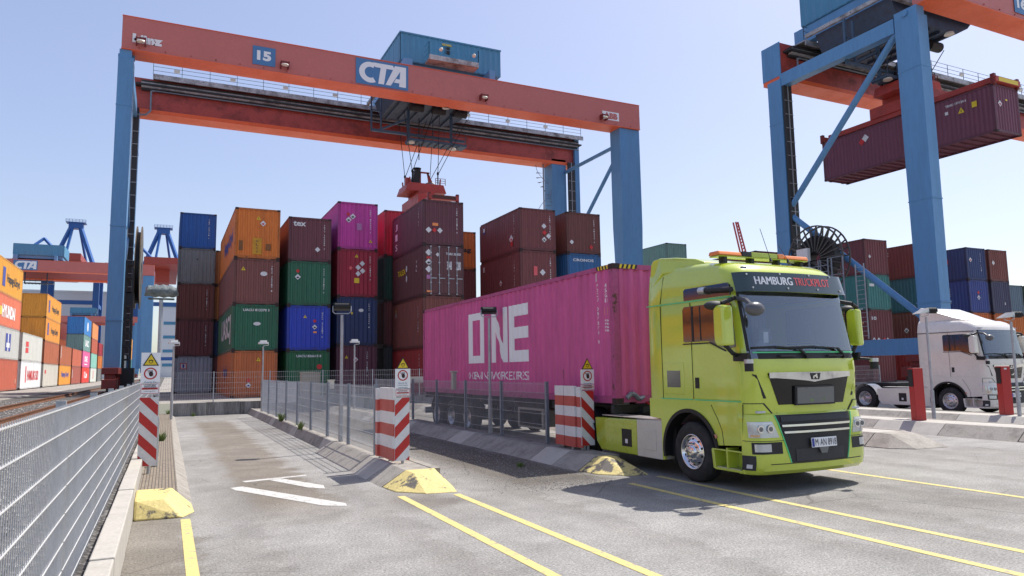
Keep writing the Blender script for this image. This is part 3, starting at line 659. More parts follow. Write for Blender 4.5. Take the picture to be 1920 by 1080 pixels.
    # ---- upper grille, chrome bar, badge
    m = MB(); patch(m, 1.315, 1.80, lin(1.315, -.71, 1.80, -.90), lin(1.315, .71, 1.80, .88), .006, .02, 16, 5); gr = B(m, "upper_grille", gloss_black, smooth=True)
    m = MB()
    for i in range(16):
        s0, s1 = -.89+1.76*i/16, -.89+1.76*(i+1)/16
        zb = lambda s_: 1.655+min(1, (abs(s_)/.8)**.7)*.075
        A = [S(s0, 1.815, .03), S(s1, 1.815, .03), S(s1, zb(s1), .035), S(s0, zb(s0), .035), S(s0, 1.815, .0), S(s1, 1.815, .0), S(s1, zb(s1), .0), S(s0, zb(s0), .0)]
        m.add(A, [(3,2,1,0), (0,1,5,4), (2,3,7,6)])
    B(m, "chrome_bar", chrome, gr, smooth=True)
    m = MB(); a = [S(-.10, 1.795, .04), S(.12, 1.795, .04), S(.09, 1.695, .042), S(-.07, 1.695, .042)]; m.add(a, [(3,2,1,0)]); m.mi = 1
    o0 = Vector(S(-.05, 1.71, .046)); L2 = [(0,0),(.025,0),(.03,.03),(.06,.028),(.075,0),(.10,0),(.10,.03),(.085,.05),(.10,.07),(.075,.075),(.055,.055),(.02,.05),(.0,.03)]
    m.add([(o0.x+p, o0.y, o0.z+q) for p, q in L2], [tuple(range(len(L2)))]); B(m, "badge", [dark_steel, chrome], gr)
    if not white:
        m = MB(); patch(m, 1.30, 1.60, -.42, .45, .045, .04, 8, 2); pl = B(m, "display_frame", black_m, gr)
        m = MB(); patch(m, 1.325, 1.575, -.385, .415, .052, .01, 8, 2); pp = B(m, "display_panel", grey_scr, gr)
        m = MB(); a = Vector(S(-.12, 1.355, .055)); b_ = Vector(S(.2, 1.355, .055)); m.add([a, a+Vector((.07,0,0)), a+Vector((.07,0,.11)), a+Vector((0,0,.11))], [(0,1,2,3)])
        textplane(m, "bluehoo", a+Vector((.09,-.0,.02)), (b_-a)*.75, (0,0,.05)); B(m, "faint_lettering", mat("faint green letters", (.14,.24,.06,1), .5), pp)
    else:
        m = MB(); a = Vector(S(-.38, 1.42, .02)); b_ = Vector(S(.38, 1.42, .02)); textplane(m, "MAN", a, b_-a, (0, 0, .13), .05); B(m, "lettering", chrome, gr)
        m = MB()
        for z in (1.42, 1.55): patch(m, z-.012, z+.012, -.72, .72, .012, .01, 10, 1)
        B(m, "grille_slats", dark_steel, gr)
    # air slits beside the grille
    for sg in (-1, 1):
        m = MB(); a = [S(sg*1.17, 1.80, .006), S(sg*1.10, 1.78, .006), S(sg*.93, 1.42, .006), S(sg*.98, 1.42, .006)]
        m.add(a+[S(sg*1.17,1.80,-.01), S(sg*1.10,1.78,-.01), S(sg*.93,1.42,-.01), S(sg*.98,1.42,-.01)], [(0,1,2,3) if sg > 0 else (3,2,1,0), (0,4,5,1), (1,5,6,2), (2,6,7,3), (3,7,4,0)]); B(m, "air_slit", black_m)
    # ---- bumper
    bt = [(.27,.03,1.23,0,.22,.30),(.33,-.04,1.245,0,.22,.30),(.47,-.065,1.25,0,.22,.30),(.78,-.05,1.25,0,.22,.30),(1.05,-.03,1.25,0,.22,.28),(1.17,.0,1.245,0,.22,.27),(1.2,.05,1.23,0,.22,.26)]
    m = MB(); NS = 30; SM = 1.42
    zs = [.27,.33,.40,.47,.6,.78,.9,1.05,1.17,1.2]
    m.grid(lambda a, b: S(-SM+2*SM*a, zs[int(round(b*(len(zs)-1)))], 0, bt), NS, len(zs)-1)
    P0 = [S(-SM+2*SM*i/NS, .27, 0, bt) for i in range(NS+1)]; P1 = [S(-SM+2*SM*i/NS, 1.2, 0, bt) for i in range(NS+1)]
    m.add(P0+[(-1.2,.5,.27),(1.2,.5,.27)], [tuple(range(NS+3))]); m.add(P1+[(1.2,.5,1.2),(-1.2,.5,1.2)], [tuple(range(NS+3))])
    bu = B(m, "bumper", paint, smooth=True)
    m = MB(); m.box(-.76, .76, .08, .4, 1.0, 1.195); B(m, "gap_panel", black_m)
    m = MB(); patch(m, .44, 1.165, lin(.44, -.60, 1.165, -.82), lin(.44, .60, 1.165, .80), .006, .03, 14, 6, bt); lg = B(m, "lower_grille", black_m, smooth=True)
    m = MB(); patch(m, .46, .64, -.52, .52, .012, .01, 8, 2, bt); patch(m, 1.06, 1.14, -.74, .74, .022, .02, 8, 1, bt); B(m, "grille_slat", dark_steel, lg)
    for z in (.90, 1.0):
        m = MB(); patch(m, z-.016, z+.016, lin(.44, -.58, 1.165, -.79), lin(.44, .58, 1.165, .77), .03, .03, 14, 1, bt)
        B(m, "chrome_slat", chrome, lg)
    if not white:
        for sg in (-1, 1):
            m = MB(); f1 = lin(.44, sg*.605, 1.165, sg*.825); f2 = lin(.44, sg*.622, 1.165, sg*.842); patch(m, .44, 1.165, (f1 if sg > 0 else f2), (f2 if sg > 0 else f1), .012, .012, 1, 6, bt); B(m, "mint_trim", mint, bu)
    m = MB()   # seam above the lower lip
    patch(m, .425, .437, -.98, .98, .004, .006, 12, 1, bt); patch(m, .775, .783, -1.4, -.70, .004, .006, 8, 1, bt); patch(m, .775, .783, .70, 1.4, .004, .006, 8, 1, bt); B(m, "seam", black_m, bu)
    for sg in (-1, 1):
        a_, b_ = (-1.30, -.83) if sg < 0 else (.83, 1.30)
        m = MB(); sl_ = (lambda z: -1.30) if sg < 0 else lin(.83, .80, 1.07, .90); sr_ = lin(.83, -.80, 1.07, -.90) if sg < 0 else (lambda z: 1.30)
        patch(m, .83, 1.07, sl_, sr_, .008, .02, 8, 3, bt); hl = B(m, "headlight", lens_m, smooth=True)
        for q in (.95, 1.12):
            m = MB(); a = S(sg*q, .96, .014, bt); m.tube(a, (a[0], a[1]-.012, a[2]), .062, 20); B(m, "reflector", chrome, hl)
            m = MB(); m.tube((a[0], a[1]-.0125, a[2]), (a[0], a[1]-.018, a[2]), .036, 18); B(m, "bulb", grey_scr, hl)
        m = MB(); patch(m, 1.035, 1.05, (-1.26 if sg < 0 else .92), (-.92 if sg < 0 else 1.26), .013, .008, 6, 1, bt); B(m, "light_strip", clean_w, hl)
        m = MB(); patch(m, .845, .875, (-1.27 if sg < 0 else 1.14), (-1.14 if sg < 0 else 1.27), .013, .008, 3, 1, bt); B(m, "turn_signal", mat("pale amber lens", (.7,.42,.2,1), .15), hl)
        m = MB(); patch(m, .585, .76, (-1.27 if sg < 0 else .76), (-.76 if sg < 0 else 1.27), .006, .02, 8, 2, bt); B(m, "fog_lamp_recess", black_m, smooth=True)
        m = MB(); patch(m, .62, .735, (-1.23 if sg < 0 else .96), (-.96 if sg < 0 else 1.23), .012, .012, 6, 1, bt); B(m, "fog_lamp", lens_m, smooth=True)
        m = MB(); patch(m, .34, .56, (-1.42 if sg < 0 else 1.22), (-1.22 if sg < 0 else 1.42), .010, .02, 4, 2, bt); B(m, "corner_plate", dark_steel)
        m = MB(); patch(m, .37, .43, (-1.35 if sg < 0 else 1.27), (-1.27 if sg < 0 else 1.35), .014, .006, 2, 1, bt); B(m, "side_marker", white_m)
        # shoulder of the headlight panel, rising to the cab corner
        m = MB(); f = lin(1.19, .86, 1.335, 1.0)
        (patch(m, 1.19, 1.335, (lambda z: -1.42), (lambda z: -f(z)), .012, .05, 10, 2) if sg < 0 else patch(m, 1.19, 1.335, f, (lambda z: 1.42), .012, .05, 10, 2)); B(m, "headlight_shoulder", paint, smooth=True)
        m = MB()
        for s0, s1, z in ((1.0, 1.44, 1.343),): patch(m, z-.006, z+.006, (-s1 if sg < 0 else s0), (-s0 if sg < 0 else s1), .005, .01, 8, 1)
        B(m, "shoulder_gap", black_m)
        m = MB(); g0 = lin(1.19, .82, 1.349, .97); g1 = lin(1.19, .86, 1.349, 1.01)
        patch(m, 1.19, 1.349, (lambda z: -g1(z)) if sg < 0 else g0, (lambda z: -g0(z)) if sg < 0 else g1, .005, .01, 2, 2); B(m, "shoulder_gap", black_m)
    m = MB(); patch(m, .655, .80, -.235, .305, .055, .012, 6, 1, bt); npl = B(m, "number_plate", clean_w)
    m = MB(); patch(m, .665, .79, -.23, -.185, .058, .003, 1, 1, bt); B(m, "plate_band", blue_m, npl)
    m = MB(); f = lambda u, v: S(-.165+.455*u, .675+.105*v, .0585, bt); put_text(m, "M" if not white else "HH", lambda u, v: f(u*.13, v), .0); put_text(m, "AN 8918" if not white else "TK 204", lambda u, v: f(.22+u*.78, v), .0); m.tube(f(.17, .35), f(.17, .351), .012, 8); B(m, "lettering", black_m, npl)
    m = MB(); p = S(.04, .6, .02, bt); m.prism([(-.08,.655),(.12,.655),(.08,.56),(-.04,.56)], 'y', p[1]-.03, p[1]-.01); B(m, "tow_cover", grey_scr, lg)
    # ---- sides
    for sg in (-1, 1):
        X0, X1 = sg*1.19, sg*1.236
        def side(poly, nm, mt, x0=X0, x1=X1, par=None, bevel=0): mm = MB(); mm.prism(poly, 'x', x0, x1); return B(mm, nm, mt, par, bevel)
        arch = lambda r, a0, a1, n_=14: [(1.57+r*cos(radians(a0+(a1-a0)*i/n_)), .5+r*sin(radians(a0+(a1-a0)*i/n_))) for i in range(n_+1)]
        # lower cab skirt with wheel arch opening
        side([(.30,1.365),(.30,.70),(.86,.66)]+arch(.70, 167, 0)+[(2.27,.29),(2.34,.29),(2.34,1.0),(2.66,1.03),(2.66,1.365)], "lower_side_panel", paint, bevel=.006)
        m = MB(); ar = arch(.715, 170, -12, 22); ai = arch(.655, 170, -12, 22)
        V_ = [(sg*1.262, p, q) for p, q in ar]+[(sg*1.262, p, q) for p, q in ai]+[(sg*1.0, p, q) for p, q in ai]+[(sg*1.2, p, q) for p, q in ar]; k = len(ar)
        Fc = []
        for i in range(k-1): Fc += [(i, i+1, k+i+1, k+i), (k+i, k+i+1, 2*k+i+1, 2*k+i), (i, 3*k+i, 3*k+i+1, i+1)]
        m.add(V_, Fc); B(m, "wheel_arch_trim", black_m, smooth=True)
        dr = side([(.32,1.385),(1.41,1.385),(1.41,2.30),(1.05,2.30),(.62,2.17),(.34,2.12),(.30,1.9)], "door", paint, sg*1.2, sg*1.233, bevel=.012)
        side([(1.27,1.56),(1.37,1.56),(1.37,1.74),(1.27,1.74)], "door_handle", black_m, sg*1.22, sg*1.239, dr)
        if not white: side([(.33,1.362),(1.40,1.362),(1.40,1.378),(.33,1.378)], "mint_trim", mint, sg*1.21, sg*1.242); side([(1.46,1.362),(2.3,1.362),(2.3,1.378),(1.46,1.378)], "mint_trim", mint, sg*1.21, sg*1.242)
        wn = side([(1.64,2.36),(1.64,2.90),(1.60,2.95),(.50,2.95),(.45,2.90),(.38,2.22),(.60,2.20),(1.02,2.34),(1.6,2.34)], "side_window", side_glass, sg*1.2, sg*1.231, bevel=.006)
        side([(1.36,2.35),(1.41,2.35),(1.41,2.94),(1.36,2.94)], "window_post", black_m, sg*1.21, sg*1.236, wn); side([(1.17,2.36),(1.2,2.36),(1.2,2.93),(1.17,2.93)], "window_post", black_m, sg*1.21, sg*1.234, wn)
        side([(1.64,2.32),(.95,2.32),(.6,2.18),(.6,2.155),(.97,2.30),(1.66,2.30)], "window_seal", black_m, sg*1.21, sg*1.235, wn)
        if not white:
            side([(1.60,3.055),(1.60,3.23),(1.56,3.26),(.52,3.26),(.48,3.22),(.46,3.055)], "upper_window", side_glass, sg*1.17, sg*1.226, bevel=.006)
            side([(.47,3.015),(2.66,3.035),(2.66,3.05),(.47,3.035)], "mint_trim", mint, sg*1.2, sg*1.238)
            ht = side([(1.66,1.45),(2.23,1.45),(2.23,2.0),(1.66,2.0)], "storage_hatch", paint, sg*1.2, sg*1.232, bevel=.01)
            side([(1.76,1.57),(2.12,1.57),(2.12,1.86),(1.76,1.86)], "hatch_window", side_glass, sg*1.2, sg*1.236, ht)
        else:
            side([(1.7,1.45),(2.2,1.45),(2.2,2.0),(1.7,2.0)], "storage_hatch", paint, sg*1.2, sg*1.231, bevel=.01); side([(.47,3.03),(2.66,3.03),(2.66,3.055),(.47,3.055)], "roof_seam", dark_steel, sg*1.2, sg*1.232)
        m = MB()
        for a, b in (((2.255,1.38),(2.255,3.02)), ((1.435,1.38),(1.435,2.34)), ((1.435,2.95),(1.435,3.01)), ((2.255,3.06),(2.2,3.55 if not white else 3.2))): m.beam((sg*1.2265, a[0], a[1]), (sg*(1.2265 if b[1] < 3.1 else 1.17), b[0], b[1]), .006, .012, up=(sg,0,0))
        m.beam((sg*1.2375, .28, 1.33), (sg*1.2375, .32, .7), .006, .012, up=(sg,0,0)); pts = [(.36,1.35),(.75,1.22),(.95,1.02),(1.0,.66)] if False else [(.98,1.35),(.78,1.15),(.62,.9),(.55,.68)]
        for a, b in zip([(1.0,1.30)]+[(.86,1.08),(.77,.9)], [(.86,1.08),(.77,.9),(.74,.67)]): m.beam((sg*1.2375, a[0], a[1]), (sg*1.2375, b[0], b[1]), .006, .010, up=(sg,0,0))
        B(m, "seam", black_m)
        m = MB(); m.tube((sg*1.23, .92, .80), (sg*1.262, .92, .80), .035, 14); B(m, "marker_lamp", mat("peach lens", (.62,.28,.2,1), .15))
        # entry step
        m = MB(); m.prism([(.34,.27),(.98,.30),(1.02,.60),(.34,.62)], 'x', sg*.98, sg*1.02); m.box(sg*.98, sg*1.245, .34, .96, .28, .32); m.prism([(.94,.28),(1.0,.30),(1.03,.60),(.97,.60)], 'x', sg*1.0, sg*1.25); m.box(sg*1.0, sg*1.25, .30, .345, .28, .64); m.box(sg*1.0, sg*1.25, .66, .69, .32, .64); m.box(sg*1.0,sg*1.245,.34,1.02,.585,.61)
        st_ = B(m, "entry_step", paint if not white else truck_white, bevel=.006)
        m = MB(); m.box(sg*1.04, sg*1.235, .40, .92, .321, .332); B(m, "step_tread", alu, st_)
        # mirrors
        m = MB(); m.prism([(.22,2.24),(.40,2.24),(.46,2.30),(.46,2.82),(.40,2.87),(.24,2.87)], 'x', sg*1.38, sg*(1.60 if sg < 0 else 1.52)); mi = B(m, "mirror_housing", paint, bevel=.035)
        m = MB(); m.box(sg*1.39, sg*1.55, .455, .475, 2.28, 2.84); B(m, "mirror_back", black_m, mi)
        m = MB(); m.path([(sg*1.18,.40,3.0),(sg*1.36,.30,2.96),(sg*1.52,.33,2.90)], .035); B(m, "mirror_arm", black_m, mi)
        m = MB(); m.path([(sg*1.2,.36,2.08),(sg*1.34,.33,2.12),(sg*1.46,.36,2.25)], .035); m.prism([(.10,2.12),(.42,2.12),(.42,2.0),(.14,1.99)], 'x', sg*1.2, sg*1.26); B(m, "mirror_arm", black_m, mi)
        m = MB(); m.ell((sg*1.52,.50,2.88), (.17,.15,.075)); B(m, "wide_mirror", dark_steel, mi, smooth=True)
    m = MB(); m.path([(-1.18,.36,2.99),(-1.24,.10,2.94),(-1.26,-.02,2.86)], .035); m.ell((-1.28,-.12,2.78), (.17,.12,.11)); B(m, "front_mirror", mat("grey mirror shell", (.10,.10,.11,1), .35), smooth=True)
    m = MB(); m.path([(-1.25,.12,2.02),(-1.36,-.02,2.0)], .02); m.tube((-1.38,-.04,1.84), (-1.38,-.04,1.96), .065, 16); m.mi = 1; m.tube((-1.38,-.04,1.96), (-1.38,-.04,2.02), .07, 16)
    B(m, "corner_beacon", [black_m, alu]); m = MB(); m.path([(1.25,.12,2.02),(1.36,-.02,2.0)], .02); m.tube((1.38,-.04,1.84), (1.38,-.04,1.96), .065, 16); m.mi = 1; m.tube((1.38,-.04,1.96), (1.38,-.04,2.02), .07, 16); B(m, "corner_beacon", [black_m, alu])
    # ---- visor, roof items
    if not white:
        vt = [(3.06,.10,1.22,0,.2,.25),(3.42,.19,1.21,0,.24,.3)]
        m = MB(); patch(m, 3.09, 3.41, -1.26, 1.26, .02, .015, 24, 3, vt); vz = B(m, "sun_visor", mat("tinted visor", (.028,.05,.045,1), .12, 0, .8, dirt=.05), smooth=True)
        m = MB(); f = lambda u, v: S(-.93+1.60*u, 3.205+.13*v, .024, vt)
        put_bold(m, "HAMBURG", lambda u, v: f(u*.455, v), 3, .008); B(m, "lettering", clean_w, vz, lab="white word HAMBURG")
        m = MB(); put_bold(m, "TRUCKPILOT", lambda u, v: f(.485+u*.515, v), 3, .005); B(m, "lettering", pinkred, vz, lab="coral red word TRUCKPILOT")
        for k, (s_, z) in enumerate([(-1.06,3.37),(-.43,3.385),(.2,3.385),(.72,3.385),(-1.0,3.15),(-.33,3.15),(.33,3.15),(.92,3.15)]):
            m = MB(); a = Vector(S(s_, z, .02, vt)); m.tube(a, a+Vector((0,-.02,0)), .016, 10); B(m, "visor_bolt", alu, vz)
        # beacon bar
        m = MB(); m.box(-1.08, .96, .82, 1.06, 3.745, 3.765); m.box(-.35, .25, .83, 1.05, 3.765, 3.85); lb = B(m, "beacon_bar", lime_d, bevel=.01)
        for a, b in ((-1.09,-.58),(.40,.97)):
            m = MB(); m.prism([(.80,3.768),(1.08,3.768),(1.05,3.84),(.84,3.84)], 'x', a, b); B(m, "amber_beacon", amber, lb, bevel=.02)
        for a, b in ((-.57,-.36),(.26,.39)):
            m = MB(); m.box(a, b, .82, 1.06, 3.768, 3.852); B(m, "beacon_spacer", gloss_black if a < 0 else amber, lb, bevel=.01)
        m = MB()
        for x in (-.9, -.3, .3, .85): m.box(x-.03, x+.03, .86, 1.0, 3.62, 3.75)
        B(m, "beacon_bracket", dark_steel, lb)
        for x in (-1.05,):
            m = MB(); m.tube((-1.20,.36,3.13), (-1.20,.95,3.17), .045, 14); m.mi = 1; m.tube((-1.20,.95,3.17), (-1.20,1.10,3.18), .06, 16); B(m, "air_horn", [black_m, alu]).location.x += -.08
        m = MB(); m.box(-1.09,-.99,.30,.34,3.47,3.50); B(m, "roof_lamp", galv_dark)
        for x in (-.15, .25):
            m = MB(); m.tube((x,.60,3.66), (x,.62,3.73), .03, 10, .012); m.tube((x,.62,3.72), (x-.06,.75,4.25 if x < 0 else 4.0), .005, 5); B(m, "aerial", black_m)
        # roof spoiler
        m = MB(); sp = [(1.30,3.72),(1.5,3.80),(1.95,3.88),(2.35,3.92),(2.52,3.91),(2.60,3.84),(2.64,3.3),(2.6,3.3),(2.2,3.6),(1.3,3.6)]
        Wd = lambda y: 1.02+.17*min(1, (y-1.3)/.9)
        V_ = [(-Wd(y)*(1 if z < 3.7 else .96), y, z) for y, z in sp]+[(Wd(y)*(1 if z < 3.7 else .96), y, z) for y, z in sp]; k = len(sp)
        m.add(V_, [tuple(range(k)), tuple(range(2*k-1, k-1, -1))]+[(i, k+i, k+(i+1) % k, (i+1) % k) for i in range(k)]); B(m, "roof_spoiler", paint, bevel=.03, fixn=True)
    else:
        m = MB(); sp = [(.85,3.46),(1.3,3.60),(1.9,3.84),(2.35,4.02),(2.5,4.05),(2.56,4.0),(2.56,3.46)]
        Wd = lambda y: .86+.26*min(1, (y-.85)/1.2)
        V_ = [(-Wd(y), y, z) for y, z in sp]+[(Wd(y), y, z) for y, z in sp]; k = len(sp)
        m.add(V_, [tuple(range(k)), tuple(range(2*k-1, k-1, -1))]+[(i, k+i, k+(i+1) % k, (i+1) % k) for i in range(k)]); B(m, "roof_spoiler", paint, bevel=.05, fixn=True)
        m = MB(); patch(m, 3.08, 3.17, -1.2, 1.2, .02, .02, 16, 1); B(m, "sun_visor", paint)
    # ---- chassis
    m = MB()
    for sx in (-.42, .42): m.box(sx-.04, sx+.04, .5, 6.2, .72, 1.0)
    m.box(-.9, .9, 2.5, 4.2, .35, .8); m.box(-.6, .6, .5, 2.4, .45, 1.1); m.box(-1.05, 1.05, 1.35, 1.75, .42, .58); m.box(-.5, .5, 4.2, 5.6, .98, 1.12)
    m.box(-1.1, 1.1, 2.1, 2.32, .35, .9)
    B(m, "chassis", black_m)
    fp = lime_d if not white else truck_white
    for sg in (-1, 1):
        m = MB(); m.prism([(3.10,.28),(4.35,.28),(4.52,.45),(4.56,.92),(3.10,.95)], 'x', sg*.95, sg*1.235); fa = B(m, "side_fairing", fp, bevel=.02)
        m = MB(); m.box(sg*1.23, sg*1.239, 3.27, 3.60, .42, .75); B(m, "valve_recess", black_m, fa)
        m = MB(); m.box(sg*1.236, sg*1.243, 3.40, 3.48, .48, .56); B(m, "valve_cap", white_m, fa)
        m = MB(); m.prism([(2.33,.28),(3.09,.28),(3.09,.95),(2.33,.97)], 'x', sg*.9, sg*1.238); m.prism([(2.5,.42),(2.9,.42),(2.95,.75),(2.5,.8)], 'x', sg*1.236, sg*1.246); B(m, "toolbox", cream if not white else truck_white, bevel=.015)
        m = MB(); m.box(sg*.8, sg*1.22, 2.34, 4.3, .97, .985); B(m, "walk_plate", alu)
        m = MB(); arc_ = [(5.15+.60*cos(radians(a)), .5+.60*sin(radians(a))) for a in range(165, 14, -10)]; k = len(arc_)
        m.add([(sg*.72, p, q) for p, q in arc_]+[(sg*1.24, p, q) for p, q in arc_], [(i, i+1, k+i+1, k+i) for i in range(k-1)]); B(m, "mudguard", fp if white else black_m, smooth=True)
        rim = chrome if not white else alu
        wheel(T, (cx+sg*1.235, F0+1.52, .5), sg, rim, lab="front_wheel")
        wheel(T, (cx+sg*1.22, F0+5.15, .5), sg, rim, True, lab="rear_wheel")
    m = MB(); m.box(-1.0, -.7, 2.25, 2.3, .2, .45); m.box(.7, 1.0, 2.25, 2.3, .2, .45); B(m, "mud_flap", rubber)
    return T
make_truck(9.28, 8.25, lime, "semi_truck", "lime green pilot truck with amber beacon bar, coupled to the pink container trailer")
make_truck(27.53, 15.65, truck_white, "semi_truck", "dusty white truck tractor standing at the right edge behind the red posts", white=True)
# ---- semi-trailer carrying the pink container
TR = thing("container_trailer", "dark skeletal semi-trailer under the pink container", "trailer", (9.45, 18, 0))
m = MB()
for sx in (-.45, .45): m.box(9.45+sx-.06, 9.45+sx+.06, 12.6, 24.6, .86, 1.16)
for y in (12.5, 15, 17.2, 19.4, 21.6, 24.3): m.box(8.28, 10.62, y-.06, y+.06, 1.0, 1.17)
m.box(8.9, 10.0, 12.3, 14.4, 1.0, 1.12); TRf = m.build("frame", dark_steel, TR)
m = MB(); m.box(8.3, 10.6, 24.35, 24.45, .45, .65); m.build("rear_bumper", galv_dark, TR)
m = MB(); m.box(8.32, 8.4, 15.6, 17.0, .45, .95); m.box(8.32, 8.9, 15.7, 16.9, .5, .9); m.build("side_box", beige_m, TR)
for sx in (8.8, 10.1): m = MB(); m.box(sx-.07, sx+.07, 15.1, 15.25, .25, .95); m.box(sx-.15, sx+.15, 15.0, 15.35, .22, .26); m.build("landing_leg", galv_dark, TR)
for y in (20.3, 21.65, 23.0):
    m = MB(); m.box(8.5, 10.4, y-.08, y+.08, .42, .58); m.build("axle", dark_steel, TR)
    for sg in (-1, 1):
        wheel(TR, (9.45+sg*1.22, y, .5), sg, alu, True)
        m = MB(); arc_ = [(y+.58*cos(radians(a)), .5+.58*sin(radians(a))) for a in range(160, 19, -10)]; k = len(arc_)
        m.add([(9.45+sg*.85, p, q) for p, q in arc_]+[(9.45+sg*1.23, p, q) for p, q in arc_], [(i, i+1, k+i+1, k+i) for i in range(k-1)]); m.build("mudguard", black_m, TR, smooth=True)
m = MB(); m.box(8.35, 8.65, 12.42, 12.6, 1.17, 1.24); m.path([(8.5,12.3,1.3),(8.62,12.3,1.4),(8.72,12.3,1.36),(8.8,12.3,1.28),(8.95,12.35,1.32)], .05); m.build("air_couplings", galv_dark, TR)
m = MB(); m.path([(9.0,12.3,1.2),(9.1,11.8,1.0),(9.2,11.3,1.2),(9.2,10.95,1.35)], .02); m.path([(9.3,12.3,1.2),(9.4,11.8,.95),(9.4,11.3,1.15),(9.4,10.95,1.3)], .02); m.build("air_hose", red_m, TR)
# pink container with conforming lettering
PK = container((9.47, 12.3, 1.19), L40, HC, (.55,.085,.255), "pink 40-foot container lettered ONE on the trailer behind the lime green truck", None, casts=8)
def on_side(u, v, e=.004):        # u metres back from the near end, follows the corrugation
    return (-1.219+.012+corr(u)-e, u, v)
def conform(texts, mname):
    mb = MB()
    for s, u, v, w_, h, bold in texts:
        vs_, fs = glyphs(s, bold); bm = bmesh.new(); bv = [bm.verts.new((u+a*w_, v+b*h, 0)) for a, b in vs_]
        for f in fs:
            try: bm.faces.new([bv[i] for i in f])
            except ValueError: pass
        lo, hi = min(u, u+w_), max(u, u+w_)
        for t in breaks(lo, hi)[1:-1]:
            g = bm.verts[:]+bm.edges[:]+bm.faces[:]; bmesh.ops.bisect_plane(bm, geom=g, plane_co=(t,0,0), plane_no=(1,0,0))
        bm.verts.index_update(); mb.add([on_side(q.co.x, q.co.y) for q in bm.verts], [tuple(q.index for q in f.verts) for f in bm.faces]); bm.free()
    return mb
def letters(mb, polys):  # polygon letters in (u,v) strips between corrugation breaks
    for (u0, u1, v0, v1) in polys:
        ts = breaks(min(u0,u1), max(u0,u1)); V = []
        for t in ts: V += [on_side(t, v0), on_side(t, v1)]
        mb.add(V, [(2*i, 2*i+1, 2*i+3, 2*i+2) for i in range(len(ts)-1)])
    return mb
# letters ONE on the pink container's side, following the corrugation
mb = MB()
letters(mb, [(8.0,7.63,.93,2.41),(7.02,6.73,.93,2.41),(7.63,7.02,2.20,2.41),(7.63,7.02,.93,1.15),     # O
   (6.26,5.98,.93,2.43),(5.50,5.21,.93,2.43),                                                             # N posts
   (5.05,4.72,.93,2.43),(4.72,3.90,2.13,2.43),(4.72,3.90,1.54,1.84),(4.72,3.90,.93,1.23)])                # E
ts = [5.98-.48*i/8 for i in range(9)]; ts = sorted(set([round(t,4) for t in ts]+breaks(5.50, 5.98)))
V = []
for t in ts: f = (5.98-t)/.48; zt = 2.43-1.0*f; V += [on_side(t, zt-.5), on_side(t, zt)]
mb.add(V, [(2*i, 2*i+1, 2*i+3, 2*i+2) for i in range(len(ts)-1)])
o = mb.build("lettering", clean_w, PK); o["label"] = "large white letters ONE"
o = conform([("OCEAN NETWORK EXPRESS", 8.0, .46, -4.1, .22, .0)], "x").build("lettering", clean_w, PK); o["label"] = "small white line OCEAN NETWORK EXPRESS"
mb = MB()
for i, ch in enumerate("FDCU 037874 3"):
    if ch != ' ': put_text(mb, ch, lambda a, b, i=i: on_side(.66-a*.075, 1.25+1.3*(1-(i+1)/13)+b*.075), .02)
for i, ch in enumerate("45G1"): put_text(mb, ch, lambda a, b, i=i: on_side(.33-a*.07, 2.1+.42*(1-(i+1)/4)+b*.085), .02)
for i in range(4): put_text(mb, "9'6", lambda a, b, i=i: on_side(.36-a*.12, 1.70-i*.07+b*.045), .02)
mb.build("lettering", clean_w, PK)
mb = MB(); mb.add([on_side(.38, 1.84), on_side(.26, 1.84), on_side(.26, 2.0), on_side(.38, 2.0)], [(0,1,2,3)]); mb.build("sticker", yellow_m, PK)
mb = MB(); mb.add([on_side(.72, 2.58), on_side(.62, 2.58), on_side(.62, 2.76), on_side(.72, 2.76)], [(0,1,2,3)]); mb.build("sticker", white_p, PK)
for ax in (0, 1):     # black and yellow chevrons at the top corner
    mb = MB()
    for i in range(8):
        mb.mi = i % 2; a, b = .16+i*.055, .16+(i+1)*.055
        P = [(a, HC-.1), (b, HC-.1), (b+.03, HC-.012), (a+.03, HC-.012)]
        mb.add([((-1.2235, u, v) if ax == 0 else (-1.219+u, -.003, v)) for u, v in P], [(3,2,1,0) if ax == 0 else (0,1,2,3)])
    mb.build("hazard_stripe", [yellow_m, black_m], PK)
mb = MB(); pts = [(-1.14+.03*sin(i*.4), .0, 1.5+.1*i) for i in range(0)]
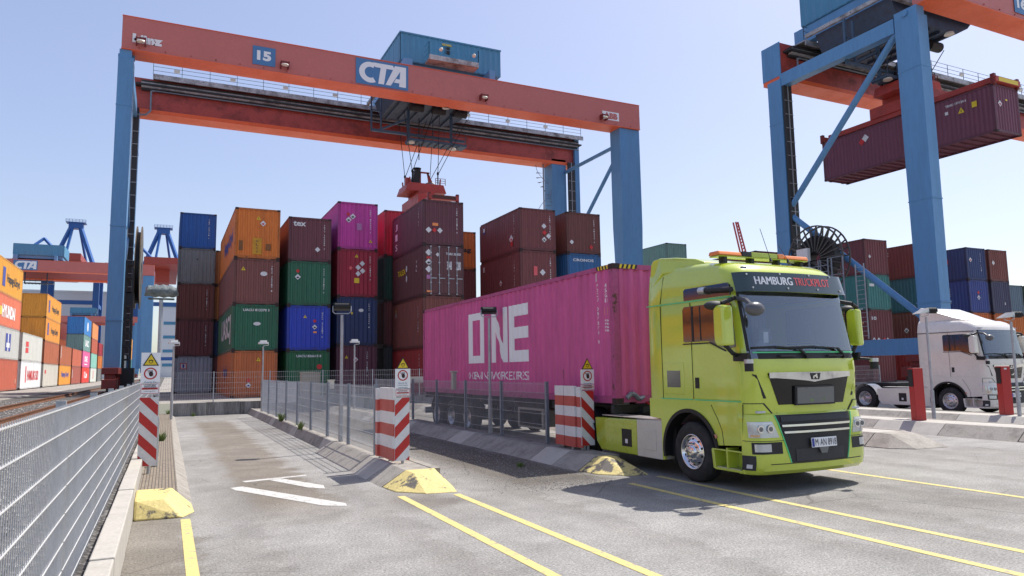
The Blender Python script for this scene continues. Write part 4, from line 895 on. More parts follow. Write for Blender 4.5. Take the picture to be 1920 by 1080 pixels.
# ------------------------------------------------------------------ gantry cranes
def ctext(mb, s, x0, x1, z0, z1, y, bold=.04): return textplane(mb, s, (x0, y, z0), (x1-x0, 0, 0), (0, 0, z1-z0), bold)
def railing(mb, p, q, h=1.0, n=None, r=.02):
    p = Vector(p); q = Vector(q); n = n or max(1, int((q-p).length/2.0)); up = Vector((0,0,h))
    for i in range(n+1): a = p+(q-p)*i/n; mb.beam(a, a+up, r*2)
    for k in (1, .66, .33): mb.beam(p+up*k, q+up*k, r*1.5)
    return mb
def make_crane(x0, x1, Y, num, tx, label, detail=2, wide_left=False, cta=None, dish=True, rope_end=None, goff=0.0, nxo=7.9):
    """near girder face at y=Y; girder from x0 to x1; trolley centre x=tx"""
    C_ = thing("gantry_crane", label, "gantry crane", ((x0+x1)/2, Y+6, YG), group=None)
    B = lambda mb, nm, m, par=None, **k: (mb.build(nm, m, C_, **k) if par is None else sub(mb, nm, m, par, **k))
    def sub(mb, nm, m, par, **k):
        mb.v = [(x-C_.location.x, y-C_.location.y, z-C_.location.z) for x, y, z in mb.v]; return mb.build(nm, m, par, **k)
    Z0, Z1 = 22.7, 24.95; YL = Y; Y = Y+goff; YN = Y
    # girders: body red; flanges orange, underside bounce light put into their colour
    m = MB(); m.box(x0, x1, Y, Y+1.65, Z0+.03, Z1-.03); g1 = B(m, "front_girder", crane_red)
    m = MB(); m.box(x0-.02, x1+.02, Y-.04, Y+1.69, Z0, Z0+.03); m.box(x0-.02, x1+.02, Y-.04, Y+1.69, Z1-.03, Z1); B(m, "girder_flange", bounce_orange, g1)
    if detail > 1:
        m = MB()
        for i in range(26): x = x0+1+(x1-x0-2)*i/25; m.box(x-.04, x+.04, Y-.045, Y-.003, Z0+.16, Z0+.22)
        B(m, "bolt_row", crane_stain, g1)
        m = MB()
        for i in range(1, 10): x = x0+(x1-x0)*i/10+.7*sin(i*2.1); m.box(x-.012, x+.012, Y-.004, Y-.0, Z0+.03, Z1-.03)
        m.box(x0, x1, Y-.005, Y, Z0+.11, Z0+.13); B(m, "weld_seams", crane_red, g1)
    Y = YL; R = Y+10.5
    m = MB(); m.box(x0+.1, x1, R, R+1.6, Z0-.25, Z1-.03); g2 = B(m, "rear_girder", crane_stain if detail > 1 else crane_red)
    m = MB(); m.box(x0+.08, x1+.02, R-.05, R+1.65, Z0-.55, Z0-.25); B(m, "girder_flange", bounce_orange, g2)
    m = MB(); m.box(x0+.04, x0+.1, R-.05, R+1.65, Z0-.25, Z1); B(m, "girder_end", crane_blue, g2)
    if detail > 1:
        m = MB(); m.box(x0+1.6, x1, R-1.0, R+.4, Z1-.03, Z1+.04); m.box(x0+1.6, x1, R-1.03, R-.97, Z1-.35, Z1+.05)
        wk = B(m, "walkway", grey_steel, g2)
        m = MB(); railing(m, (x0+1.6, R-.9, Z1+.04), (x1-.2, R-.9, Z1+.04), 1.0, 19, .016); B(m, "railing", dark_steel, wk)
        m = MB(); m.box(x0+.8, x1-.3, R-.55, R-.2, Z1-.62, Z1-.5); m.box(x0+.8, x1-.3, R-.5, R-.15, Z1-.9, Z1-.78); B(m, "cable_tray", grey_steel, g2)
        m = MB(); m.box(x0+.8, x1-.3, R-.6, R-.02, Z1-.5, Z1-.38); m.box(x0+.8, x1-.3, R-.3, R-.02, Z1-1.05, Z1-.9); m.box(x0+.4, x1, R-.7, R-.02, Z1-.78, Z1-.66); B(m, "cable_bundle", dark_steel, g2)
        m = MB(); m.tube((x0+1.8, R-.3, Z1-1.05), (x1-.1, R-.3, Z1-1.15), .05); m.path([(x0+1.8,R-.3,Z1-1.05),(x0+1.5,R-.3,Z1-1.1),(x0+1.5,R-.3,Z1-2.7),(x0+1.2,R-.3,Z1-3.05),(x0+.6,R-.3,Z1-3.1)], .07); B(m, "conduit", galv_dark, g2)
        for i in range(9):
            x = x0+3.4+i*(x1-x0-5)/8.6; m = MB(); m.box(x-.35, x+.05, R-.95, R-.8, Z1+.45, Z1+.65); B(m, "floodlight", lamp_glass, wk)
    # legs
    narrow = lambda xa, xb: None
    def leg(xa, xb, ya, yb, taper, nm="leg"):
        m = MB(); ym = (ya+yb)/2; hw = (yb-ya)/2
        lv = [(Z0-.02 if not (xb-xa < 1.2) else Z0-.55, 1, 0), (14, 1, 0), (11, .8, 0), (5, .62, 0), (3.35, .62, 0)] if taper else [(Z0-.55, 1, 0), (14, 1.0, 0), (5, .93, 0), (2.4, .88, 0)]
        V = []; 
        for z, k, _ in lv: V += [(xa, ym-hw*k, z), (xb, ym-hw*k, z), (xb, ym+hw*k, z), (xa, ym+hw*k, z)]
        F = [(0,1,2,3), tuple(4*(len(lv)-1)+i for i in (3,2,1,0))]
        for i in range(len(lv)-1):
            for j in range(4): F.append((4*i+j, 4*(i+1)+j, 4*(i+1)+(j+1) % 4, 4*i+(j+1) % 4))
        m.add(V, F); o = B(m, nm, crane_blue)
        if detail > 1:
            m = MB()
            for z in (19.0, 11.2, 5.3): m.box(xa-.02, xb+.02, ya-.02 if not taper else ym-hw*.8, yb+.02 if not taper else ym+hw*.8, z-.03, z+.03)
            B(m, "leg_flange", crane_blue, o)
        return o
    Lx = (x0-.2, x0+.72)
    leg(Lx[0]+.05, Lx[1], Y+.02, Y+1.47, False); leg(x0-.1, x0+.75, R-.1, R+1.1, False)
    leg(x1-2.05, x1, Y+.15, Y+1.65, True); leg(x1-3.1, x1-1.5, R, R+1.6, True)
    m = MB(); m.box(x0-.1, x0+.6, Y+.1, Y+1.5, Z0-.55, Z0); m.tube((x0-.2, Y+.8, Z0-.25), (x0+.75, Y+.8, Z0-.25), .2, 14); B(m, "hinge_joint", crane_blue)
    for xa, xb in ((Lx[0]+.05, Lx[1]-.05), (x1-2.0, x1-.05)):
        m = MB(); m.box(xa+.05, xb-.05, Y+1.6, R, 2.4, 3.35); B(m, "sill_beam", crane_blue)
    m = MB(); m.box(x0-.05, x0+.6, Y+1.6, R, Z0-1.1, Z0-.2); B(m, "tie_beam", crane_blue)
    m = MB(); m.tube((x0+.25, Y+1.5, Z0-.9), (x0+.25, R, 12.8), .2, 14); m.tube((x0+.25, R, 12.3), (x0+.25, Y+1.5, 4.6), .2, 14); B(m, "brace", crane_blue)
    m = MB(); m.tube((x1-1.9, Y+1.6, Z0-1.4), (x1-1.6, R, Z0-1.3), .17, 12); m.tube((x1-1.9, Y+1.6, Z0-2.9), (x1-1.6, R, 13), .17, 12); B(m, "brace", crane_blue)
    # cable chain runs beside the rear legs
    for xa in (x0-.02, x1-1.4):
        m = MB(); m.box(xa, xa+.75, R-.3, R-.12, 3, Z0-.3); ch = B(m, "cable_run", dark_steel)
        m = MB(); m.beam((xa+.34, R-.33, 3), (xa+.34, R-.33, Z0-.3), .06)
        for i in range(18): m.beam((xa, R-.33, 3.5+i), (xa+.75, R-.33, 3.5+i), .04)
        B(m, "ladder_rungs", galv, ch)
        if xa > x0+5: m = MB(); m.box(xa+.8, xa+1.3, R-.3, R+.1, 3, Z1); B(m, "leg", crane_blue)
    if detail > 1:   # spiral stair glimpses by the right rear leg
        m = MB()
        for i in range(44):
            a = i*.5; z = 3.2+i*.42; cx_, cy_ = x1-3.75, R+.6
            m.add([(cx_, cy_, z), (cx_+.75*cos(a), cy_+.75*sin(a), z), (cx_+.75*cos(a+.5), cy_+.75*sin(a+.5), z+.02)], [(0,1,2)])
            m.tube((cx_+.75*cos(a), cy_+.75*sin(a), z+.9), (cx_+.75*cos(a+.5), cy_+.75*sin(a+.5), z+1.32), .025, 5)
        m.tube((cx_, cy_, 2), (cx_, cy_, Z0), .07); B(m, "spiral_stair", galv_dark)
    # bogies
    for xa, xb in ((Lx[0], Lx[1]), (x1-2, x1)):
        for yy in (Y+.8, R+.8):
            m = MB(); xm = (xa+xb)/2
            for dy in (-1.1, 1.1): m.box(xm-.4, xm+.4, yy+dy-.85, yy+dy+.85, 1.15, 1.7); m.box(xm-.3, xm+.3, yy+dy-.3, yy+dy+.3, 1.7, 2.0)
            m.box(xm-.45, xm+.45, yy-1.6, yy+1.6, 2.0, 2.4); bo = B(m, "bogie", bog_red, bevel=.03)
            m = MB()
            for dy in (-1.55, -.65, .65, 1.55): m.tube((xm-.15, yy+dy, 1.12), (xm+.15, yy+dy, 1.12), .33, 16)
            B(m, "bogie_wheels", dark_steel, bo)
    # trolley: house, deck, hung platform
    hy = Y+2
    m = MB(); n = 36; xs = []
    x_a, x_b = tx-4.3, tx+4.3
    for i in range(n+1):
        x = x_a+(x_b-x_a)*i/n; xs += [(x, .0 if i % 2 else .05)]
    V = [];
    for x, d in xs: V += [(x, hy-d, 26.2), (x, hy-d, 28.4)]
    m.add(V, [(2*i, 2*i+2, 2*i+3, 2*i+1) for i in range(n)])
    ys = [(hy+8*i/24, .0 if i % 2 else .05) for i in range(25)]
    for s, X in ((-1, x_a), (1, x_b)):
        V = []
        for y, d in ys: V += [(X+s*d, y, 26.2), (X+s*d, y, 28.4)]
        m.add(V, [((2*i, 2*i+1, 2*i+3, 2*i+2) if s < 0 else (2*i, 2*i+2, 2*i+3, 2*i+1)) for i in range(24)])
    m.box(x_a+.01, x_b-.01, hy+.01, hy+8, 26.15, 28.42); ho = B(m, "machine_house", house_blue)
    if detail > 1:
        m = MB(); m.box(x_a-.08, x_b+.08, hy-.1, hy+8.05, 28.4, 28.52); B(m, "roof_edge", house_blue, ho)
        m = MB(); m.box(tx-.6, tx-.2, hy-.07, hy-.04, 27.3, 27.9); B(m, "house_window", black_m, ho)
        m = MB(); m.box(tx-.85, tx-.05, hy-.08, hy-.05, 28.0, 28.15); B(m, "yellow_sign", yellow_m, ho)
        m = MB(); m.box(tx-2.3, tx+1.9, hy-1.1, hy, 26.15, 26.3); m.box(tx-2.3, tx+1.9, hy-1.13, hy-1.08, 26.15, 26.55); pf = B(m, "platform", grey_steel, ho)
        m = MB(); railing(m, (tx-2.3, hy-1.05, 26.3), (tx+1.9, hy-1.05, 26.3), 1.3, 6); railing(m, (tx-2.3, hy-1.05, 26.3), (tx-2.3, hy, 26.3), 1.3, 1); railing(m, (tx+1.9, hy-1.05, 26.3), (tx+1.9, hy, 26.3), 1.3, 1); B(m, "railing", house_blue, pf)
        for dx in (-1.4, 1.4): m = MB(); m.ell((tx+dx, hy-1.3, 27.0), (.16,.2,.14)); B(m, "floodlight", lamp_glass, pf, smooth=True)
    m = MB(); m.box(x_a+.3, x_b-.2, hy+.3, hy+5.7, 25.55, 26.15); m.box(x_a+.1, x_a+.8, hy-.6, hy+8.8, 25.0, 26.14); m.box(x_b-1.5, x_b-1, hy-1.2, hy+8.5, 24.95, 26.1)
    B(m, "trolley_frame", crane_blue)
    m = MB(); m.prism([(x_a-.3,24.9),(x_b-.6,24.9),(x_b-1.2,24.3),(x_b-2.4,23.7),(x_a+.2,23.7)], 'y', hy+.8, hy+6.6)
    for k in range(6): m.box(x_a+.6+k, x_a+.75+k, hy+1, hy+6.4, 23.5, 23.7)
    B(m, "winch_deck", navy_m)
    for k in range(3): m = MB(); m.tube((x_a+1.5+k*1.9, hy+2.2, 23.35), (x_a+2.6+k*1.9, hy+2.2, 23.35), .34, 14); B(m, "rope_drum", dark_steel)
    m = MB()
    for x in (x_a-.8, x_b-.8): m.box(x-.1, x+.1, hy+.5, hy+7, 24.75, 25.0)
    m.box(x_a-.9, x_b-.2, hy+.3, hy+.6, 24.5, 24.9); B(m, "deck_frame", grey_steel)
    # hung platform
    m = MB(); py = hy+3.4
    for x in (tx-2.6, tx+1.2): m.box(x-.10, x+.10, py-.1, py+.1, 20.9, 23.7)
    m.box(tx-5.7, tx+2.4, py-.12, py+.12, 21.3, 21.5); m.box(tx-2.7, tx+2.4, py-.6, py+.6, 20.75, 20.95); m.beam((tx-5.0, py, 21.5), (tx-2.7, py, 22.7), .15)
    for x in (tx-5.7, tx-4.9): m.box(x-.06, x+.06, py-.08, py+.08, 21.3, 24.4)
    m.box(tx-5.7, tx-4.9, py-.08, py+.08, 23.0, 23.12); hp = B(m, "hung_platform", navy_m if detail < 2 else mat("platform steel blue", (.05,.10,.17,1), .5, dirt=.2))
    m = MB()
    for i in range(8): m.box(tx-2.6+i*.6, tx-2.45+i*.6, py-.62, py+.62, 20.68, 20.75)
    railing(m, (tx-2.6, py-.6, 20.95), (tx+2.3, py-.6, 20.95), .9, 5); B(m, "platform_beams", navy_m, hp)
    if detail > 1:
        for x, z, y_ in ((tx-2.5, 20.55, py-.5), (tx+1.15, 20.4, py-.5), (tx-.6, 22.7, hy-.2), (tx-3.4, 23.2, hy+.2)):
            m = MB(); m.lathe([(0,.0001),(0,.30),(.12,.26),(.2,.06),(.2,.0001)], (x, y_, z), 'z', 18); B(m, "dish_lamp", lamp_glass, smooth=True)
        if rope_end:
            rx, ry0, ry1, rz = rope_end
            ends = [(rx-1.1, ry0), (rx+1.1, ry0), (rx-1.1, ry1), (rx+1.1, ry1)]
            for i, (x, y) in enumerate(ends):
                for dx in (-1.6, .9):
                    m = MB(); top = (tx+(x-rx)*1.4+dx, (ry0+ry1)/2+(y-(ry0+ry1)/2)*.8, 23.2); m.tube(top, (x, y, rz+1.0), .028, 5); m.tube((x+(top[0]-x)*.0, y, rz+.95), (x, y, rz+.2), .05, 6); m.ell((x, y, rz+1.1), (.1,.1,.16), 8, 6); B(m, "hoist_rope", cable_m)
            m = MB(); m.tube((rx-.2, (ry0+ry1)/2, 23), (rx-.2, (ry0+ry1)/2, rz+2.4), .04, 6); B(m, "power_cable", cable_m)
    # signs
    Y = YN
    if cta:
        m = MB(); a, b = cta; m.box(a, b, Y-.05, Y-.042, Z0+.17, Z1-.14); s = B(m, "name_panel", sign_blue)
        m = MB(); w_ = b-a; zz = lambda k: Z0+.17+k*(Z1-.31-Z0)
        # C: ring segment, T and A: slanted block letters
        cxx, czz = a+w_*.27, zz(.5); ro, ri = w_*.21, w_*.105; k = .82*(Z1-.31-Z0)/2/ro
        n = 16; pts = [(60+i*(300-60)/n) for i in range(n+1)]; V = []
        for t in pts: V += [(cxx+ro*cos(radians(t)), Y-.056, czz+ro*k*sin(radians(t))), (cxx+ri*cos(radians(t)), Y-.056, czz+ri*k*1.05*sin(radians(t)))]
        m.add(V, [(2*i, 2*i+1, 2*i+3, 2*i+2) for i in range(n)])
        kq = [0]
        def q(pts_): kq[0] += 1; m.add([(a+w_*u, Y-.056-.002*kq[0], zz(v)) for u, v in pts_], [tuple(range(len(pts_)))])
        q([(.36,.74),(.74,.74),(.70,.91),(.32,.91)]); q([(.42,.10),(.53,.10),(.575,.74),(.465,.74)][:4]); q([(.56,.10),(.66,.10),(.90,.91),(.74,.91)]); q([(.82,.10),(.955,.10),(.955,.91),(.85,.91)]); q([(.72,.24),(.84,.24),(.84,.40),(.76,.40)])
        B(m, "lettering", clean_w, s)
    if num:
        nx = x0+nxo; m = MB(); m.box(nx, nx+1.5, Y-.05, Y-.042, Z0+.35, Z0+1.68); s = B(m, "number_panel", sign_blue); s["label"] = "blue panel reading "+num
        m = MB(); ctext(m, num, nx+.28, nx+1.22, Z0+.68, Z0+1.38, Y-.056, .05); B(m, "lettering", clean_w, s)
    if detail > 1:
        m = MB(); ctext(m, "künz", x0+.6, x0+2.35, Z0+.5, Z0+1.12, Y-.02, .07); B(m, "lettering", clean_w)
        m = MB(); m.box(x1-3.9, x1-2.2, Y-.03, Y-.022, Z0+.45, Z0+1.2); s = B(m, "name_plate", clean_w); m = MB(); ctext(m, "ABB", x1-3.75, x1-2.35, Z0+.55, Z0+1.1, Y-.035, .07); B(m, "lettering", crane_red, s)
        for x in (x0+1.1, x0+10, x0+25.1, x1-3.9):
            m = MB(); m.box(x-.28, x-.22, Y-.5, Y-.0, Z0+.3, Z0+.75); m.box(x+.22, x+.28, Y-.5, Y, Z0+.3, Z0+.75); m.box(x-.3, x+.3, Y-.55, Y-.45, Z0+.62, Z0+.7); m.mi = 1; m.ell((x, Y-.5, Z0+.45), (.26,.18,.1), 12, 6); B(m, "girder_lamp", [bog_red, lamp_glass])
    return C_
make_crane(-3.3, 36.9, 50, "15", 20.0, "blue legged red gantry crane numbered 15 spanning the container stacks", cta=(11.72, 15.69), rope_end=(18.6, 54.6, 56.6, 17.0))
K16 = make_crane(38.7, 78.9, 25.2, "16", 44.9, "gantry crane numbered 16 at the right edge holding a plum container in the air", cta=(54, 58), rope_end=(44.3, 29.1, 31.1, 20.2), goff=-1.3, nxo=7.1)
make_crane(-43.3, -3.0, 167, None, -23.9, "distant gantry crane with CTA panel beyond the left container row", 1, cta=(-27.7, -23.7))
make_crane(-50.0, -9.9, 320, None, -30, "farthest gantry crane, small behind the left crane leg", 1)
# cable reel on crane 16
def disc(mb, c, r0, r1, x0, x1, n=40):
    mb.lathe([(x0, r0), (x0, r1), (x1, r1), (x1, r0)], c, 'x', n, True); return mb
RL = bpy.data.objects.new("cable_reel", None); COL.objects.link(RL); RL.parent = K16; RL.location = Vector((38.2, 33.0, 8.75))-K16.location
m = MB(); disc(m, (0,0,0), 2.13, 2.22, -.35, -.28); disc(m, (0,0,0), 2.13, 2.22, .3, .37)
for i in range(26):
    a = 2*pi*i/26
    for x in (-.31, .33): m.beam((x, .5*cos(a), .5*sin(a)), (x, 2.15*cos(a), 2.15*sin(a)), .07, .09, up=(1,0,0))
m.build("reel_spokes", reel_m, RL)
m = MB(); disc(m, (0,0,0), .4, 1.55, -.26, .28); m.build("cable_winding", cable_m, RL)
m = MB(); m.box(-.7, -.45, .2, 1.1, -.15, .75); m.build("control_box", white_p, RL)
m = MB(); railing(m, (-.9, -2.6, -3.4), (-.9, 2.4, -3.4), 3.2, 6, .03); railing(m, (-.9, -1.5, -1.4), (-.9, 1.4, -1.4), 1.2, 4, .03); m.box(-1, .6, -2.6, 2.4, -3.5, -3.4); m.build("reel_platform", galv_dark, RL)
m = MB()
for k in range(16): m.beam((38.0, 29.5, 3.6+k*.28), (38.0, 30.1, 3.6+k*.28), .03)
for y in (29.5, 30.1): m.beam((38.0, y, 3.4), (38.0, y, 8.0), .05)
m.build("ladder", galv, K16)
RL2 = bpy.data.objects.new("cable_reel", None); COL.objects.link(RL2)
K15 = bpy.data.objects["gantry_crane"]; RL2.parent = K15; RL2.location = Vector((-2.0, 56.0, 9.4))-K15.location
m = MB(); disc(m, (0,0,0), .4, 2.9, -.18, -.12, 48); disc(m, (0,0,0), .4, 2.9, .12, .18, 48); m.build("reel_flange", mat("brass brown reel", (.20,.15,.09,1), .45, .4, dirt=.3), RL2)
m = MB(); disc(m, (0,0,0), .3, 2.5, -.12, .12, 48); m.build("cable_winding", cable_m, RL2)
# dark maintenance lift mast and cables between the left legs of crane 15
m = MB()
for x, y in ((-2.6,53.2),(-2.2,53.2),(-2.6,54.2),(-2.2,54.2)): m.beam((x,y,1.0), (x,y,9.5), .12)
for k in range(9): m.box(-2.65, -2.15, 53.1, 54.3, 2+k*.9, 2.1+k*.9)
m.box(-2.6, -2.1, 53.2, 54.4, 6.6, 7.3); m.box(-2.7, -1.9, 53, 54.5, 1.0, 2.4); m.build("access_tower", dark_steel, K15)
# spreaders
def spreader(loc, Ln, label):
    o = thing("container_spreader", label, "spreader", loc, local=True)
    m = MB()
    for x in (-.75, .75): m.box(x-.14, x+.14, -Ln/2+.3, Ln/2-.3, .18, .55)
    m.box(-1.0, 1.0, -2.2, 2.2, .5, 1.25); m.box(-.7, .7, -1.4, 1.4, 1.2, 1.7); m.build("main_frame", spread_red, o, bevel=.03)
    for s in (-1, 1):
        m = MB(); m.box(-1.2, 1.2, s*Ln/2-.2, s*Ln/2+.05 if s > 0 else s*Ln/2+.2, .08, .42); eb = m.build("end_beam", spread_red if s > 0 else spread_red, o, bevel=.02)
        for x in (-1.14, 1.14):
            m = MB(); m.box(x-.11, x+.11, s*Ln/2-.12, s*Ln/2+.12, -.03, .6); m.tube((x, s*(Ln/2+.02), -.1), (x, s*(Ln/2+.02), .1), .05, 8); m.build("twistlock_housing", bog_red, o, bevel=.02)
        m = MB(); m.box(-.95, .95, s*Ln/2-.21 if s < 0 else s*Ln/2+.051, s*Ln/2-.205 if s < 0 else s*Ln/2+.056, .12, .38); m.build("grating", mat("rust grating", (.10,.04,.03,1), .7, dirt=.5, scale=20) if Ln < 12 else yellow_m, eb)
    m = MB()
    m.prism([(-1.75,1.65),(-1.5,2.35),(1.5,2.35),(1.75,1.65)], 'y', -1.3, 1.3); m.build("headblock", spread_red, o, bevel=.04)
    m = MB(); m.prism([(-.95,2.35),(-.6,3.75),(-.15,3.75),(-.3,2.35)], 'y', -.35, .35); m.build("cable_basket", black_m, o)
    m = MB(); m.lathe([(0,.12),(.1,.36),(.16,.36),(.16,.0001)], (-.38,0,3.75), 'z', 14); m.build("basket_funnel", dark_steel, o)
    m = MB()
    for a, b in (((-.1,0,2.3),(-.1,0,3.6)), ((.75,0,2.3),(.55,0,3.6)), ((-.2,0,3.6),(.7,0,3.6)), ((.55,0,3.55),(1.15,0,2.3))): m.beam(a, b, .12)
    for x in (-1.25, 1.25):
        for y in (-1, 1): m.beam((x, y, 2.2), (x*1.05, y, 2.85), .1)
    m.box(-1.6,-1.3,-.9,-.6,1.9,2.8); m.build("sheave_frame", spread_red, o)
    m = MB(); m.ell((.9, .4, 2.6), (.5, .6, .35)) if Ln > 10 else m.box(.8, 1.75, -.9, .9, 2.35, 2.45); m.build("hydraulic_tank", galv, o, smooth=True)
    m = MB(); railing(m, (.9, -1.0, 2.4), (1.75, -1.0, 2.4), .55, 2); m.build("railing", bog_red, o)
    return o
spreader((18.6, 55.6, 14.75), 10.5, "red container spreader hanging on ropes above the brown stacks")
HX, HY, HZ = 44.3, 24.0, 15.25
container((HX, HY, HZ), L40, HC, (.13,.035,.06), "plum container hanging in the air under the red spreader", None, False,
    (('dia', .55, 1.75, .2, wh, redlet), ('rect', 1.1, 2.0, .2, .1, yel)), (('dia', 8.6, 2.2, .28, wh), ('dia', 8.9, 2.0, .24, redlet), ('text', 2.9, 2.35, -1.3, .16, "TRHU 197124 6"), ('tri', 1.95, 1.9, .2), ('rect', 1.0, 1.85, .3, .35, yel), ('rect', 2.75, 1.9, .2, .2, wh)), casts=8)
spreader((HX, HY+L40/2, HZ+HC), L40, "red spreader gripping the plum container under crane 16")
# ship-to-shore cranes on the far quay
def sts(x, y, label, s=1.0):
    o = thing("quay_crane", label, "quay crane", (x, y, YG), local=True)
    q = mat("quay crane blue", (.02,.11,.36,1), .45, dirt=.1)
    m = MB()
    for dx in (-9, 9):
        for dy in (-9, 9): m.beam((dx, dy, 0), (dx, dy, 47), 2.2)
        m.beam((dx, -9, 30), (dx, 9, 30), 1.6)
    m.beam((-9,-9,31),(9,-9,31),1.6); m.beam((-9,-9,46),(9,-9,46),1.8); m.beam((-9,-9,8),(9,-9,8),1.4); m.build("portal_legs", q, o)
    m = MB(); m.beam((-7.5,-6,46),(-1.4,-2,64),1.3); m.beam((7.5,-6,46),(1.4,-2,64),1.3); m.beam((-3,-10,46),(-1,-2,64),.8); m.beam((4,10,46),(1,0,64),.8); m.beam((-18,-20,46),(-9.5,-12,56),.9); m.beam((-1,-20,46),(-9.5,-12,56),.9)
    m.build("a_frame", q, o)
    m = MB(); m.box(-2.6,2.6,-3,1,62.5,65); m.box(-3.6,3.6,-3.4,1.4,64.8,65.1); railing(m, (-3.6,-3.4,65), (3.6,-3.4,65), 1.2, 6, .06); m.build("mast_head", q, o)
    m = MB(); m.box(-20, 3, -24, -14, 38.5, 44.5); m.box(-6,6,-40,30,44,46.5); railing(m, (-20,-24,44.5), (3,-24,44.5), 1.2, 12, .05); m.build("machine_house", bounce_orange if s > 1 else mat("quay house red", (.36,.05,.035,1), .5, dirt=.2), o)
    return o
sts(-36.0, 345, "tall blue quay crane with an A-frame far beyond the left crane", 1)
sts(-3.2, 345, "tall blue quay crane with an A-frame behind the far crane leg")
o = thing("jib_crane", "thin red lattice jib on the horizon above the beacon bar", "crane", (575, 600, 0), local=True)
m = MB(); 
for a, b in (((4,0,120),(-6,0,162)), ((9,0,120),(-3,0,162)), ((4,4,120),(-6,4,162))): m.beam(a, b, 1.3)
for i in range(12):
    t = i/12; m.beam((4-10*t,0,120+42*t), (9-12*(t+.08),0,120+42*(t+.08)), .9)
m.box(-14,20,-10,10,-2,10); m.beam((6,0,0),(6,0,124),5); m.build("lattice_jib", mat("jib red", (.42,.05,.05,1), .5), o)
